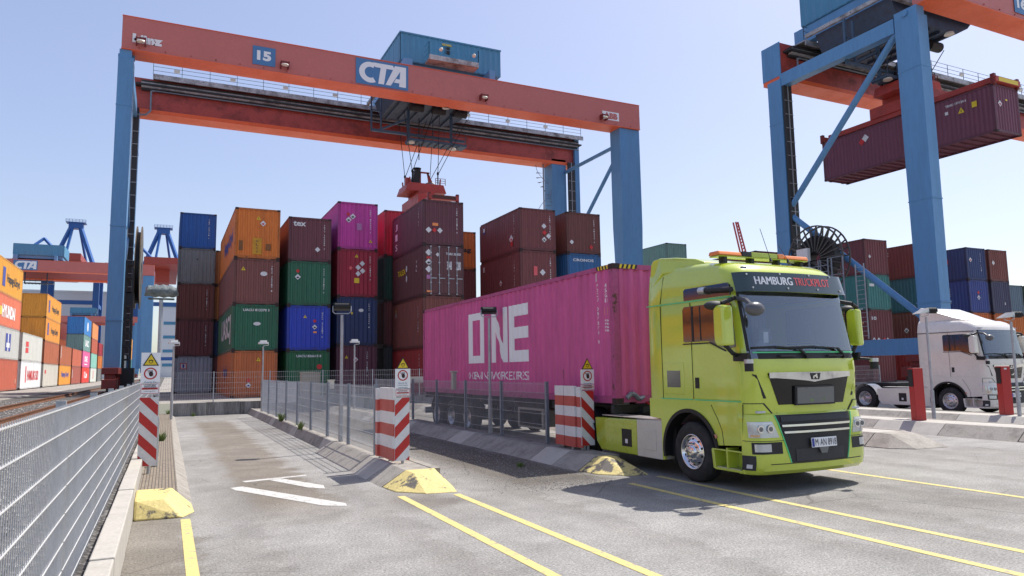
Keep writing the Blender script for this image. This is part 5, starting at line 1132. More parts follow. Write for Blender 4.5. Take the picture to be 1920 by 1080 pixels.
# ------------------------------------------------------------------ ground
def asphalt(name, light=(.283,.274,.258,1), lane=True):
    m, nt, b, L = newmat(name)
    tc = N(nt, "TexCoord"); P = tc.outputs["Object"]
    fine = N(nt, "TexNoise", i_Scale=38.0, i_Detail=4.0, i_Roughness=.8); L(P, fine.inputs["Vector"])
    vo = N(nt, "TexVoronoi", i_Scale=70.0); L(P, vo.inputs["Vector"])
    mid = N(nt, "TexNoise", i_Scale=1.3, i_Detail=7.0, i_Roughness=.68); L(P, mid.inputs["Vector"])
    big = N(nt, "TexNoise", i_Scale=.22, i_Detail=4.0, i_Roughness=.6); L(P, big.inputs["Vector"])
    mx = N(nt, "Mix", data_type='RGBA'); mx.inputs[6].default_value = light; mx.inputs[7].default_value = (light[0]*.68, light[1]*.655, light[2]*.62, 1)
    r = N(nt, "ValToRGB"); r.color_ramp.elements[0].position = .40; r.color_ramp.elements[1].position = .66; L(big.outputs[0], r.inputs[0])
    ma = N(nt, "Math", operation='MULTIPLY', i_1=.75); L(r.outputs[0], ma.inputs[0]); L(ma.outputs[0], mx.inputs[0])
    m2 = N(nt, "Mix", data_type='RGBA', blend_type='MULTIPLY', i_0=1.0); L(mx.outputs[2], m2.inputs[6])
    mr = N(nt, "MapRange", i_1=.3, i_2=.7, i_3=.78, i_4=1.18); L(mid.outputs[0], mr.inputs[0])
    mr2 = N(nt, "MapRange", i_1=.30, i_2=.70, i_3=.40, i_4=1.60); L(fine.outputs[0], mr2.inputs[0])
    mm = N(nt, "Math", operation='MULTIPLY'); L(mr.outputs[0], mm.inputs[0]); L(mr2.outputs[0], mm.inputs[1])
    mv = N(nt, "MapRange", i_1=0., i_2=.9, i_3=.82, i_4=1.12); L(vo.outputs["Distance"], mv.inputs[0]); mm2 = N(nt, "Math", operation='MULTIPLY'); L(mm.outputs[0], mm2.inputs[0]); L(mv.outputs[0], mm2.inputs[1])
    L(mm2.outputs[0], m2.inputs[7]); out = m2.outputs[2]
    if lane:
        # worn brown oil band down the middle of the left lane, dirt beside the islands, with ragged edges
        sp = N(nt, "SeparateXYZ"); L(P, sp.inputs[0])
        wob = N(nt, "MapRange", i_1=.3, i_2=.7, i_3=-.25, i_4=.25); L(mid.outputs[0], wob.inputs[0])
        def band(c, hw, soft, y0, y1, ys, col, amt, out):
            xa = N(nt, "Math", operation='ADD'); L(sp.outputs[0], xa.inputs[0]); L(wob.outputs[0], xa.inputs[1])
            d = N(nt, "Math", operation='SUBTRACT', i_1=c); L(xa.outputs[0], d.inputs[0]); ab = N(nt, "Math", operation='ABSOLUTE'); L(d.outputs[0], ab.inputs[0])
            f = N(nt, "MapRange", i_1=hw, i_2=hw+soft, i_3=1., i_4=0.); f.interpolation_type = 'SMOOTHSTEP'; L(ab.outputs[0], f.inputs[0])
            g = N(nt, "MapRange", i_1=y0, i_2=y0+ys, i_3=0., i_4=1.); L(sp.outputs[1], g.inputs[0]); g2 = N(nt, "MapRange", i_1=y1, i_2=y1+1.5, i_3=1., i_4=0.); L(sp.outputs[1], g2.inputs[0])
            a1 = N(nt, "Math", operation='MULTIPLY'); L(f.outputs[0], a1.inputs[0]); L(g.outputs[0], a1.inputs[1]); a2 = N(nt, "Math", operation='MULTIPLY'); L(a1.outputs[0], a2.inputs[0]); L(g2.outputs[0], a2.inputs[1])
            a3 = N(nt, "Math", operation='MULTIPLY', i_1=amt); L(a2.outputs[0], a3.inputs[0])
            k = N(nt, "Mix", data_type='RGBA', blend_type='MULTIPLY'); L(a3.outputs[0], k.inputs[0]); L(out, k.inputs[6]); k.inputs[7].default_value = col; return k.outputs[2]
        out = band(1.75, .45, .35, 9.5, 31, 2.0, (.70,.63,.55,1), .9, out)
        for bx in (.95, 2.75, 5.1, 6.6, 8.6, 10.2, 12.6, 14.2): out = band(bx, .12, .16, -30, 12 if bx < 4 else 30, 3, (.80,.785,.77,1), .55, out)
        out = band(3.5, .2, .5, 9.5, 10.8, .6, (.6,.55,.5,1), .7, out)
        out = band(6.2, .6, .6, 10.2, 36, 1.0, (.46,.42,.37,1), .9, out)
        out = band(-.1, .3, .3, 3, 11, 2.0, (.72,.66,.58,1), .8, out)
        out = band(9.3, .8, .8, 10, 36, 3, (.6,.57,.54,1), .5, out)
    # thin meandering cracks and a few re-laid patches with crisp edges
    dis = N(nt, "Mix", data_type='RGBA', i_0=.12); L(P, dis.inputs[6]); nzc = N(nt, "TexNoise", i_Scale=1.1, i_Detail=5.0); L(P, nzc.inputs["Vector"]); L(nzc.outputs[1], dis.inputs[7])
    vc = N(nt, "TexVoronoi", i_Scale=.42, feature='DISTANCE_TO_EDGE'); L(dis.outputs[2], vc.inputs["Vector"])
    cr = N(nt, "MapRange", i_1=.0015, i_2=.006, i_3=.42, i_4=0.); L(vc.outputs["Distance"], cr.inputs[0]); cm = N(nt, "Math", operation='MULTIPLY'); L(cr.outputs[0], cm.inputs[0])
    cg = N(nt, "MapRange", i_1=.48, i_2=.56, i_3=0., i_4=1.); L(big.outputs[0], cg.inputs[0]); L(cg.outputs[0], cm.inputs[1])
    k = N(nt, "Mix", data_type='RGBA'); L(cm.outputs[0], k.inputs[0]); L(out, k.inputs[6]); k.inputs[7].default_value = (.06,.055,.05,1); out = k.outputs[2]
    # dark spots
    v2 = N(nt, "TexVoronoi", i_Scale=2.1); L(P, v2.inputs["Vector"]); sp2 = N(nt, "MapRange", i_1=.03, i_2=.05, i_3=.45, i_4=0.); L(v2.outputs["Distance"], sp2.inputs[0])
    k = N(nt, "Mix", data_type='RGBA'); L(sp2.outputs[0], k.inputs[0]); L(out, k.inputs[6]); k.inputs[7].default_value = (.05,.045,.04,1); out = k.outputs[2]
    L(out, b.inputs["Base Color"]); b.inputs["Roughness"].default_value = .88; b.inputs["Specular IOR Level"].default_value = .3
    bp = N(nt, "Bump", i_Strength=.55, i_Distance=.012); L(fine.outputs[0], bp.inputs["Height"]); L(bp.outputs[0], b.inputs["Normal"])
    MATS[name] = m; return m
asph = asphalt("asphalt"); yard_m = asphalt("yard concrete", (.33,.31,.28,1), False)
def rough_ground(name, c0, c1, sc):
    m, nt, b, L = newmat(name); tc = N(nt, "TexCoord"); P = tc.outputs["Object"]
    v = N(nt, "TexVoronoi", i_Scale=sc); L(P, v.inputs["Vector"]); mx = N(nt, "Mix", data_type='RGBA'); mx.inputs[6].default_value = c0; mx.inputs[7].default_value = c1
    sp = N(nt, "SeparateColor"); L(v.outputs["Color"], sp.inputs[0]); L(sp.outputs[0], mx.inputs[0])
    d = N(nt, "MapRange", i_1=0., i_2=.6, i_3=1., i_4=.25); L(v.outputs["Distance"], d.inputs[0]); k = N(nt, "Mix", data_type='RGBA', blend_type='MULTIPLY', i_0=1.0); L(mx.outputs[2], k.inputs[6]); L(d.outputs[0], k.inputs[7]); L(k.outputs[2], b.inputs["Base Color"])
    inv = N(nt, "Math", operation='SUBTRACT', i_0=1.0); L(v.outputs["Distance"], inv.inputs[1]); bp = N(nt, "Bump", i_Strength=1.0, i_Distance=.05); L(inv.outputs[0], bp.inputs["Height"]); L(bp.outputs[0], b.inputs["Normal"]); b.inputs["Roughness"].default_value = .9
    MATS[name] = m; return m
gravel_m = rough_ground("gravel", (.36,.34,.32,1), (.15,.14,.13,1), 14.0)
m = MB(); m.add([(-.5,-60,0),(60,-60,0),(60,37.2,0),(-.5,37.2,0)], [(0,1,2,3)]); struct(m.build("road", asph))
m = MB()
Z = [(-900,-200,.6),(-12,-200,.62),(-12,1500,.62),(-900,1500,.6)]; m.add(Z, [(0,1,2,3)])
m.add([(-.55,37.15,.6),(2500,37.15,.6),(2500,1500,.6),(-.55,1500,.6)], [(0,1,2,3)]); m.add([(37,-60,.6),(2500,-60,.6),(2500,37.15,.6),(37,37.15,.6)], [(0,1,2,3)])
m.add([(37,-60,-.1),(37,37.15,-.1),(37,37.15,.6),(37,-60,.6)], [(0,1,2,3)])
m.add([(60,-200,-.1),(-900,-200,-.1),(-900,-60,-.1),(60,-60,-.1)], [(0,1,2,3)])
struct(m.build("yard_ground", yard_m))
m = MB(); xs = [(-12.05,.62),(-11,.84),(-7.5,.84),(-7.3,.80),(-3,.76),(-1.6,.62),(-.5,.34)]
for (xa, za), (xb, zb) in zip(xs[:-1], xs[1:]):
    m.mi = 0 if xa < -7.4 else 1; m.add([(xa,-60,za),(xb,-60,zb),(xb,400,zb),(xa,400,za)], [(0,1,2,3)])
struct(m.build("gravel_bed", [yard_m, gravel_m]))
# loose ballast stones near the camera
st = MB(); rg = random.Random(3)
def stone(mb, x, y, z, r, rg=rg):
    V = [];
    for dx, dy, dz in ((1,0,0),(-1,0,0),(0,1,0),(0,-1,0),(0,0,1),(0,0,-1)): k = r*rg.uniform(.6,1.15); V.append((x+dx*k, y+dy*k, z+dz*k*.7))
    mb.add(V, [(0,2,4),(2,1,4),(1,3,4),(3,0,4),(2,0,5),(1,2,5),(3,1,5),(0,3,5)])
def zbed(x):
    for (xa, za), (xb, zb) in zip(xs[:-1], xs[1:]):
        if xa <= x <= xb: return za+(zb-za)*(x-xa)/(xb-xa)
    return .7
for i in range(9000):
    y = 2.5+38*rg.random()**1.6; x = -.62-6.5*rg.random(); 
    if -3.75 < x < -3.3: continue
    stone(st, x, y, zbed(x)+.01, rg.uniform(.018, .045))
stm = mat("ballast stone", (.34,.32,.30,1), .85, dirt=.5, scale=9, dirtcol=(.10,.09,.085,1)); tag(st.build("ballast", stm), "grey ballast stones beside the rails", "gravel", kind="stuff")
def rail(xr, label):
    o = thing("crane_rail", label, "rail", (xr, 100, .8)); m = MB()
    m.prism([(xr-.075,.78),(xr+.075,.78),(xr+.075,.80),(xr+.02,.83),(xr+.02,.90),(xr+.037,.91),(xr+.037,.94),(xr-.037,.94),(xr-.037,.91),(xr-.02,.90),(xr-.02,.83),(xr-.075,.80)], 'y', -20, 380); m.build("rail_head", rail_m, o)
    m = MB(); m.box(xr-.35, xr+.35, -20, 380, .5, .775); m.build("rail_bed", conc, o)
rail(-3.5, "rusty crane rail in the gravel just left of the mesh fence"); rail(-5.0, "rusty crane rail farther out in the gravel")
# ---- painted markings (sheets 4 mm above the road)
def paint_mat(name, c, worn):
    m, nt, b, L = newmat(name); tc = N(nt, "TexCoord"); nz = N(nt, "TexNoise", i_Scale=9.0, i_Detail=8.0, i_Roughness=.8); L(tc.outputs["Object"], nz.inputs["Vector"])
    r = N(nt, "ValToRGB"); r.color_ramp.elements[0].position = worn; r.color_ramp.elements[1].position = worn+.08; L(nz.outputs[0], r.inputs[0])
    mx = N(nt, "Mix", data_type='RGBA'); mx.inputs[6].default_value = (.27,.25,.225,1); mx.inputs[7].default_value = c; L(r.outputs[0], mx.inputs[0]); L(mx.outputs[2], b.inputs["Base Color"]); b.inputs["Roughness"].default_value = .8
    return m
ypaint = paint_mat("yellow road paint", (.60,.49,.18,1), .385); wpaint = paint_mat("white road paint", (.52,.51,.48,1), .40)
def mark(nm, poly, mt, label, cat="road marking"):
    m = MB(); m.add([(x, y, .004) for x, y in poly], [tuple(range(len(poly)))]); return tag(m.build(nm, mt), label, cat)
def vline(x, y0, y1, label, w_=.12): return mark("lane_line", [(x-w_/2,y0),(x+w_/2,y0),(x+w_/2,y1),(x-w_/2,y1)], ypaint, label, "lane line")
vline(.30, -10, 10.8, "yellow line running from the left yellow nose block"); vline(3.34, -10, 11.0, "yellow line running from the middle yellow nose block")
vline(4.16, -10, 10.75, "yellow line just right of the middle nose block's line"); vline(7.06, -10, 10.2, "yellow line nearest the truck's shadow edge"); vline(7.93, -10, 10.6, "yellow line passing beside the truck's front wheel")
vline(11.05, -10, 11.0, "yellow line coming out from beneath the truck's bumper"); vline(14.75, -10, 4.5, "yellow line at the far right edge")
mark("lane_arrow", [(1.05,13.3),(1.25,13.35),(2.46,10.85),(2.42,10.62),(2.12,10.85),(1.1,13.0)], wpaint, "broad white stroke of the lane arrow, nearest the camera")
mark("lane_arrow", [(1.30,14.0),(2.45,14.22),(2.45,14.08),(1.34,13.82)], wpaint, "thin white stroke of the lane arrow, farthest from the camera")
mark("lane_arrow", [(1.75,13.88),(1.98,13.95),(2.50,12.75),(2.45,12.35),(2.22,12.65)], wpaint, "short white stroke in the middle of the lane arrow")
# ---- traffic islands with sloped kerb stones
def island(xl, xr, y0, y1, label, sl_=1.0, all_light=False, h=.24, nose=None, slope=.42, top=conc, wide_from=None, step=None):
    o = thing("traffic_island", label, "island", ((xl+xr)/2, (y0+y1)/2, 0))
    m = MB(); m.add([(xl+slope,y0+.5,h),(xr-.12,y0+.5,h),(xr-.12,y1,h),(xl+slope,y1,h)], [(0,1,2,3)]); m.build("island_top", top, o)
    ys = y0+.5; k = 0
    while ys < y1-.1:
        ye = min(ys+sl_, y1); m = MB(); g = .008; base = xl
        if step and ys > step: base = xl+.28
        m.add([(base,ys+g,0),(xl+slope,ys+g,h+.012),(xl+slope+.12,ys+g,h+.012),(xl+slope+.12,ys+g,0),(base,ye-g,0),(xl+slope,ye-g,h+.012),(xl+slope+.12,ye-g,h+.012),(xl+slope+.12,ye-g,0)], [(3,2,1,0),(4,5,6,7),(0,1,5,4),(1,2,6,5),(2,3,7,6)])
        m.build("kerb_stone", conc_light if (k % 5 == 1 or all_light) else conc, o); ys = ye; k += 1
    m = MB(); m.box(xr-.14, xr, y0+.5, y1, 0, h+.01); m.build("back_kerb", conc, o)
    if nose:
        g_ = [(xl, y0+.5, 0), (xl+.06, y0-.10, 0), (xl+.45, y0-.52, 0), (xr-.1, y0-.62, 0), (xr+.0, y0-.2, 0), (xr, y0+.5, 0), (xl+slope, y0+.5, h+.02), (xl+slope+.02, y0+.12, h+.01), (xr-.3, y0-.0, h-.02), (xr-.12, y0+.5, h+.02)]
        bm = bmesh.new(); [bm.verts.new(p) for p in g_]; bmesh.ops.convex_hull(bm, input=bm.verts[:]); bmesh.ops.dissolve_limit(bm, angle_limit=.08, verts=bm.verts[:], edges=bm.edges[:]); bm.verts.index_update()
        m = MB(); m.add([v.co[:] for v in bm.verts], [tuple(v.index for v in f.verts) for f in bm.faces]); bm.free(); m.build("nose_block", nose, o, bevel=.035, smooth=False)
    if False:
        m = MB(); n = 10; V = []; nx = 8
        def f(a, b):  # a across, b from the island end to the front
            w_ = 1-.18*b*b; x = (xl+xr)/2+(a-.5)*(xr-xl+.04)*w_; e = min(a, 1-a)*2; hz = (h+.02)*min(1, e*2.2)*(1-max(0, (b-.25)/.75)**1.3)
            return (x, y0+.52-b*(.95+.35*sin(pi*a)), hz)
        m.grid(f, 16, 10); m.build("nose_block", nose, o, smooth=True)
    return o
def nose_mat(name, worn):
    m, nt, b, L = newmat(name); tc = N(nt, "TexCoord"); nz = N(nt, "TexNoise", i_Scale=2.6, i_Detail=9.0, i_Roughness=.7); L(tc.outputs["Object"], nz.inputs["Vector"])
    r = N(nt, "ValToRGB"); r.color_ramp.elements[0].position = worn; r.color_ramp.elements[1].position = worn+.05; L(nz.outputs[0], r.inputs[0])
    n3 = N(nt, "TexNoise", i_Scale=30.0, i_Detail=3.0); L(tc.outputs["Object"], n3.inputs["Vector"]); hv = N(nt, "MapRange", i_1=.3, i_2=.7, i_3=.8, i_4=1.1); L(n3.outputs[0], hv.inputs[0])
    mx = N(nt, "Mix", data_type='RGBA'); mx.inputs[6].default_value = (.12,.105,.09,1); mx.inputs[7].default_value = (.66,.54,.21,1); L(r.outputs[0], mx.inputs[0])
    k = N(nt, "Mix", data_type='RGBA', blend_type='MULTIPLY', i_0=1.0); L(mx.outputs[2], k.inputs[6]); L(hv.outputs[0], k.inputs[7]); L(k.outputs[2], b.inputs["Base Color"]); b.inputs["Roughness"].default_value = .65
    bp = N(nt, "Bump", i_Strength=.6, i_Distance=.02); L(nz.outputs[0], bp.inputs["Height"]); L(bp.outputs[0], b.inputs["Normal"]); return m
nm1 = nose_mat("worn yellow nose", .39); nm2 = nose_mat("very worn yellow nose", .44); nm0 = nose_mat("fresh yellow nose", .38)
island(3.30, 4.35, 11.5, 36.9, "island with mesh fence between the two left lanes, yellow nose", nose=nm1, step=17)
island(7.05, 8.0, 11.4, 36.9, "island beside the pilot truck, badly worn yellow nose", nose=nm2, step=None)
island(11.0, 12.1, 11.4, 36.9, "island hidden behind the pilot truck", nose=nm1)
concn = mat("bare concrete nose", (.34,.31,.27,1), .85, dirt=.3, scale=3, bump=.3)
island(14.75, 16.3, 11.3, 36.9, "nearest bare concrete island right of the truck", nose=concn, slope=.42, sl_=2.0, h=.29, top=conc_light)  # paler top, darker kerb stones: sun and shade put into the concrete colours
island(18.45, 20.2, 10.0, 36.9, "island carrying the nearer red post", nose=concn, slope=.42, sl_=2.0, h=.29, top=conc_light)
island(22.2, 23.9, 10.0, 36.9, "island carrying the right-hand red post", nose=concn, slope=.42, sl_=2.0, h=.29, top=conc_light)
# left paved strip
brick_m = None
m_, nt, b, L = newmat("paving bricks"); tc = N(nt, "TexCoord"); br = N(nt, "TexBrick", i_Scale=5.0, i_Mortar_Size=.03, i_Color1=(.27,.22,.17,1), i_Color2=(.20,.165,.13,1), i_Mortar=(.05,.045,.035,1)); mpn = N(nt, "Mapping"); mpn.inputs["Rotation"].default_value = (0,0,pi/2); L(tc.outputs["Object"], mpn.inputs[0]); L(mpn.outputs[0], br.inputs["Vector"]); L(br.outputs[0], b.inputs["Base Color"]); b.inputs["Roughness"].default_value = .9
o = thing("traffic_island", "brick paved strip along the left fence with a yellow nose", "island", (0, 25, 0))
m = MB(); m.add([(-.33,11.75,.14),(.22,11.75,.14),(.26,36.9,.14),(-.33,36.9,.14)], [(0,1,2,3)]); m.build("paving", m_, o)
ys = 11.75; k = 0
while ys < 36.8:
    ye = min(ys+1.0, 36.9); m = MB(); m.add([(.22,ys+.006,.145),(.42,ys+.006,0),(.22,ys+.006,0),(.22,ye-.006,.145),(.42,ye-.006,0),(.22,ye-.006,0)], [(0,1,2),(5,4,3),(0,3,4,1)]); m.build("kerb_stone", conc, o); ys = ye; k += 1
m = MB()
def f(a, b):
    e = min(1, (1-a)*2.2) if a > .5 else 1.0; x = -.33+a*.78*(1-.06*b); return (x, 12.0-b*1.0, .30*min(1, e)*(1-max(0, (b-.45)/.55)**1.5)*(1 if b > .02 else .5)+.0)
m = MB(); bm = bmesh.new(); [bm.verts.new(p) for p in ((-.33,11.8,.30),(.13,11.8,.30),(-.33,11.12,.25),(.05,11.14,.25),(-.33,10.98,0),(.28,10.93,0),(.44,11.3,0),(.42,12.0,0),(-.33,11.8,0))]
bmesh.ops.convex_hull(bm, input=bm.verts[:]); bmesh.ops.dissolve_limit(bm, angle_limit=.08, verts=bm.verts[:], edges=bm.edges[:]); bm.verts.index_update()
m.add([v.co[:] for v in bm.verts], [tuple(v.index for v in f_.verts) for f_ in bm.faces]); bm.free(); m.build("nose_block", nm0, o, bevel=.03)
# low concrete wall carrying the left fence
o = thing("retaining_wall", "long low concrete wall under the left mesh fence", "wall", (-.4, 15, 0)); y = 1.0; k = 0
while y < 36:
    m = MB(); m.box(-.52, -.335+.004*(k % 2), y+.006, y+1.99, 0, .42+.01*(k % 2)); m.build("wall_segment", conc_light, o, bevel=.012); y += 2.0; k += 1
# block wall across the end of the lanes with its fence
o = thing("retaining_wall", "stained concrete block wall closing the ends of the lanes", "wall", (18, 37, 0)); x = .25; k = 0
while x < 37:
    m = MB(); m.box(x+.008, x+1.49, 36.9, 37.15, 0, .60+.012*(k % 2)); m.build("wall_block", conc_block, o, bevel=.01); x += 1.5; k += 1
# ---- mesh fences
def fence(name_label, P, Q, z0, z1, post_mat, wm, hz, vs_step, group, post_step=2.5, post_w=.05, below=.0, r=.003, post_off=(0,0), lastpost=True, bands=True):
    P = Vector(P); Q = Vector(Q); d = (Q-P); Ln = d.length; d.normalize(); n = max(1, round(Ln/post_step)); o = thing("mesh_fence", name_label, "fence", ((P.x+Q.x)/2, (P.y+Q.y)/2, z0), group=group)
    nrm = Vector((-d.y, d.x, 0))
    for i in range(n+(1 if lastpost else 0)):
        a = P+d*Ln*i/n; m = MB(); a2 = a+Vector((post_off[0], post_off[1], 0)); m.beam((a2.x, a2.y, z0-below), (a2.x, a2.y, z1+.02), post_w, post_w); m.build("fence_post", post_mat, o)
    for i in range(n):
        a = P+d*(Ln*i/n+.02); b = P+d*(Ln*(i+1)/n-.02); m = MB()
        for z in hz:
            for s in (-1, 1): m.beam((a.x+nrm.x*r*1.6*s, a.y+nrm.y*r*1.6*s, z), (b.x+nrm.x*r*1.6*s, b.y+nrm.y*r*1.6*s, z), r*2)
        L_ = (b-a).length; k = int(L_/vs_step)
        for j in range(k+1):
            p = a+d*L_*j/k; m.beam((p.x, p.y, z0+.02), (p.x, p.y, z1), r*1.7)
        m.build("mesh_panel", wm, o)
    return o
fence("galvanised mesh fence along the left edge on the low wall", (-.60,.9,0), (-.60,35.9,0), .36, 1.74, galv, wire_m, [.42+.19*i for i in range(7)]+[1.72], .055, "galvanised mesh fences", r=.0030, post_off=(-.05,0), post_w=.06)
fence("grey mesh fence standing on the middle island", (3.86,14.45,0), (3.86,33.7,0), .26, 1.64, galv_dark, wire_d, [.42,.66,.9,1.14,1.38,1.6], .05, "galvanised mesh fences", 2.42, .07, r=.003)
fence("grey mesh fence on the island beside the trailer", (7.78,14.4,0), (7.78,29.1,0), .26, 1.62, galv_dark, wire_d, [.42,.66,.9,1.14,1.38,1.58], .05, "galvanised mesh fences", 2.42, .07, r=.003)
fence("tall pale mesh fence on the block wall before the stacks", (-.5,37.0,0), (25,37.0,0), .62, 2.03, galv, wire_m, [.75,1.0,1.25,1.5,1.75,2.0], .10, "galvanised mesh fences", 2.5, .05, r=.004)
fence("mesh fence glimpsed between the two trucks", (30,32,0), (42,32,0), .6, 1.8, galv, wire_m, [.75,1.0,1.25,1.5,1.78], .10, "galvanised mesh fences", 2.4, .06, r=.005, below=.6)
m = MB(); m.box(30, 36.9, 31.9, 32.1, 0, .6); o = m.build("retaining_wall", conc_block); tag(o, "low wall under the fence between the two trucks", "wall")
# ---- floodlight poles
def lamp(x, y, zb, H, kind, rot, label, group="short floodlight poles along the lanes"):
    o = thing("floodlight_pole", label, "floodlight pole", (x, y, zb), rot, group, local=True)
    m = MB(); m.tube((0,0,0), (0,0,.95), .055, 14); m.tube((0,0,.95), (0,0,H-.12), .036, 14); pl = m.build("pole", galv, o, smooth=True)
    if kind == 'tarp':
        m = MB(); m.tube((-.24,0,H-.1), (.24,0,H-.1), .02, 8)
        m.grid(lambda a, b: ((a-.5)*.56*(1-.12*sin(b*2*pi)), .16*cos(2*pi*b)+.01*sin(17*a+9*b), H+.06+.125*sin(2*pi*b)*(1-.25*abs(2*a-1)**3)+.012*sin(23*a+5*b)), 16, 14)
        m.add([(-.28+0*i, .16*cos(2*pi*i/14), H+.06+.1*sin(2*pi*i/14)) for i in range(14)], [tuple(range(14))]); m.add([(.28, .16*cos(2*pi*i/14), H+.06+.1*sin(2*pi*i/14)) for i in range(14)], [tuple(range(14))])
        m.build("wrapped_lamp_head", tarp_m, o, smooth=True)
    elif kind == 'dark':
        m = MB(); m.path([(-.22,0,H+.1),(-.22,-.06,H-.04),(-.17,-.06,H-.09),(.17,-.06,H-.09),(.22,-.06,H-.04),(.22,0,H+.1)], .012, 6); m.build("bracket", galv, o)
        m = MB(); m.tube((-.17,0,H+.1), (.17,0,H+.1), .072, 14)
        for i in range(7): m.tube((-.17+i*.057,0,H+.1), (-.155+i*.055,0,H+.1), .08, 14)
        m.prism([(.02,H+.03),(.22,H+.0),(.22,H+.17),(.02,H+.19)], 'x', -.21, .21); h = m.build("lamp_head", black_m, o)
        m = MB(); m.add([(-.19,.225,H+.02),(.19,.225,H+.02),(.19,.225,H+.16),(-.19,.225,H+.16)], [(0,1,2,3)]); m.build("lamp_glass", lamp_glass, h)
    elif kind == 'side':
        m = MB(); m.path([(-.05,-.2,H+.06),(-.06,-.2,H-.06),(-.06,.0,H-.1),(-.06,.18,H-.06),(-.05,.18,H+.06)], .012, 6); m.build("bracket", galv, o)
        m = MB(); m.tube((.0,-.02,H+.09), (.34,-.02,H+.09), .085, 14)
        for i in range(6): m.tube((.03+i*.055,-.02,H+.09), (.045+i*.055,-.02,H+.09), .095, 14)
        h = m.build("lamp_head", black_m, o)
        m = MB(); m.prism([(-.02,H+.16),(-.34,H+.0),(-.33,H-.02),(-.02,H+.02)], 'y', -.2, .16); m.build("reflector_hood", alu, h)
    else:
        m = MB(); m.box(-.2,.2,-.12,.12,H-.02,H+.06); m.box(-.14,.14,-.08,.08,H+.06,H+.14); m.path([(.22,0,H+.03),(.22,0,H-.08),(0,0,H-.1)], .012, 6); m.build("lamp_head", white_p, o, bevel=.02)
    return o
lamp(-.14, 16.0, .15, 3.40, 'tarp', .1, "floodlight pole with its head wrapped in grey foil, by the left sign")
lamp(3.90, 17.85, .24, 3.22, 'dark', -.25, "floodlight pole with black head on the middle island")
lamp(7.86, 17.75, .24, 3.2, 'dark', -.3, "floodlight pole with black head in front of the pink container")
lamp(.24, 32.3, .14, 3.05, 'small', .2, "slim pole with small white lamp by the blue-topped stack")
lamp(3.86, 33.6, .24, 3.0, 'small', .1, "slim pole with small white lamp before the orange stack")
lamp(7.85, 33.2, .24, 3.05, 'small', 0, "slim pole with small white lamp half behind the black floodlight")
lamp(21.5, 14.6, .12, 3.35, 'side', -.35, "floodlight pole left of the white truck's cab with a pale hood")
lamp(23.1, 13.0, .20, 3.05, 'side', -.35, "floodlight pole at the right edge before the white truck")
# ---- red self-service posts
for x, y, lab in ((19.5, 13.7, "tall red post on the island left of the white truck's door"), (23.5, 13.6, "tall red post in front of the white truck's headlamp")):
    o = thing("terminal_post", lab, "post", (x, y, .2), radians(-20), "tall red terminal posts", local=True)
    m = MB(); m.box(-.15,.15,-.12,.12,0,1.58); m.build("housing", post_red, o, bevel=.008)
    m = MB(); m.box(-.168,-.152,-.09,.09,1.05,1.52); m.box(-.19,-.15,-.10,.10,1.50,1.54); m.build("screen_panel", black_m, o)
    if x > 20: m = MB(); m.box(-.06,.03,-.127,-.122,1.48,1.53); m.build("sticker", white_p, o)
# ---- striped guard boards, posts and warning signs
def stripes_diag(mb, x0, x1, z0, z1, y, n, up=1, w=.24, bottom_round=0):
    """diagonal red bands across a white board; clipped polygons"""
    W_ = x1-x0; k = -3
    while True:
        a = z0+k*w*2
        if a > z1+W_: break
        def clip(poly):
            for lim, s in ((z0, 1), (z1, -1)):
                out = []
                for i in range(len(poly)):
                    p, q = poly[i], poly[(i+1) % len(poly)]; pi_, qi = s*(p[1]-lim) >= -1e-9, s*(q[1]-lim) >= -1e-9
                    if pi_: out.append(p)
                    if pi_ != qi: t = (lim-p[1])/(q[1]-p[1]); out.append((p[0]+t*(q[0]-p[0]), lim))
                poly = out
                if not poly: break
            return poly
        P = [(x0, a), (x1, a+up*W_), (x1, a+up*W_+w), (x0, a+w)]
        P = clip(P)
        if len(P) > 2: mb.add([(x, y, z) for x, z in P], [tuple(range(len(P)))])
        k += 1
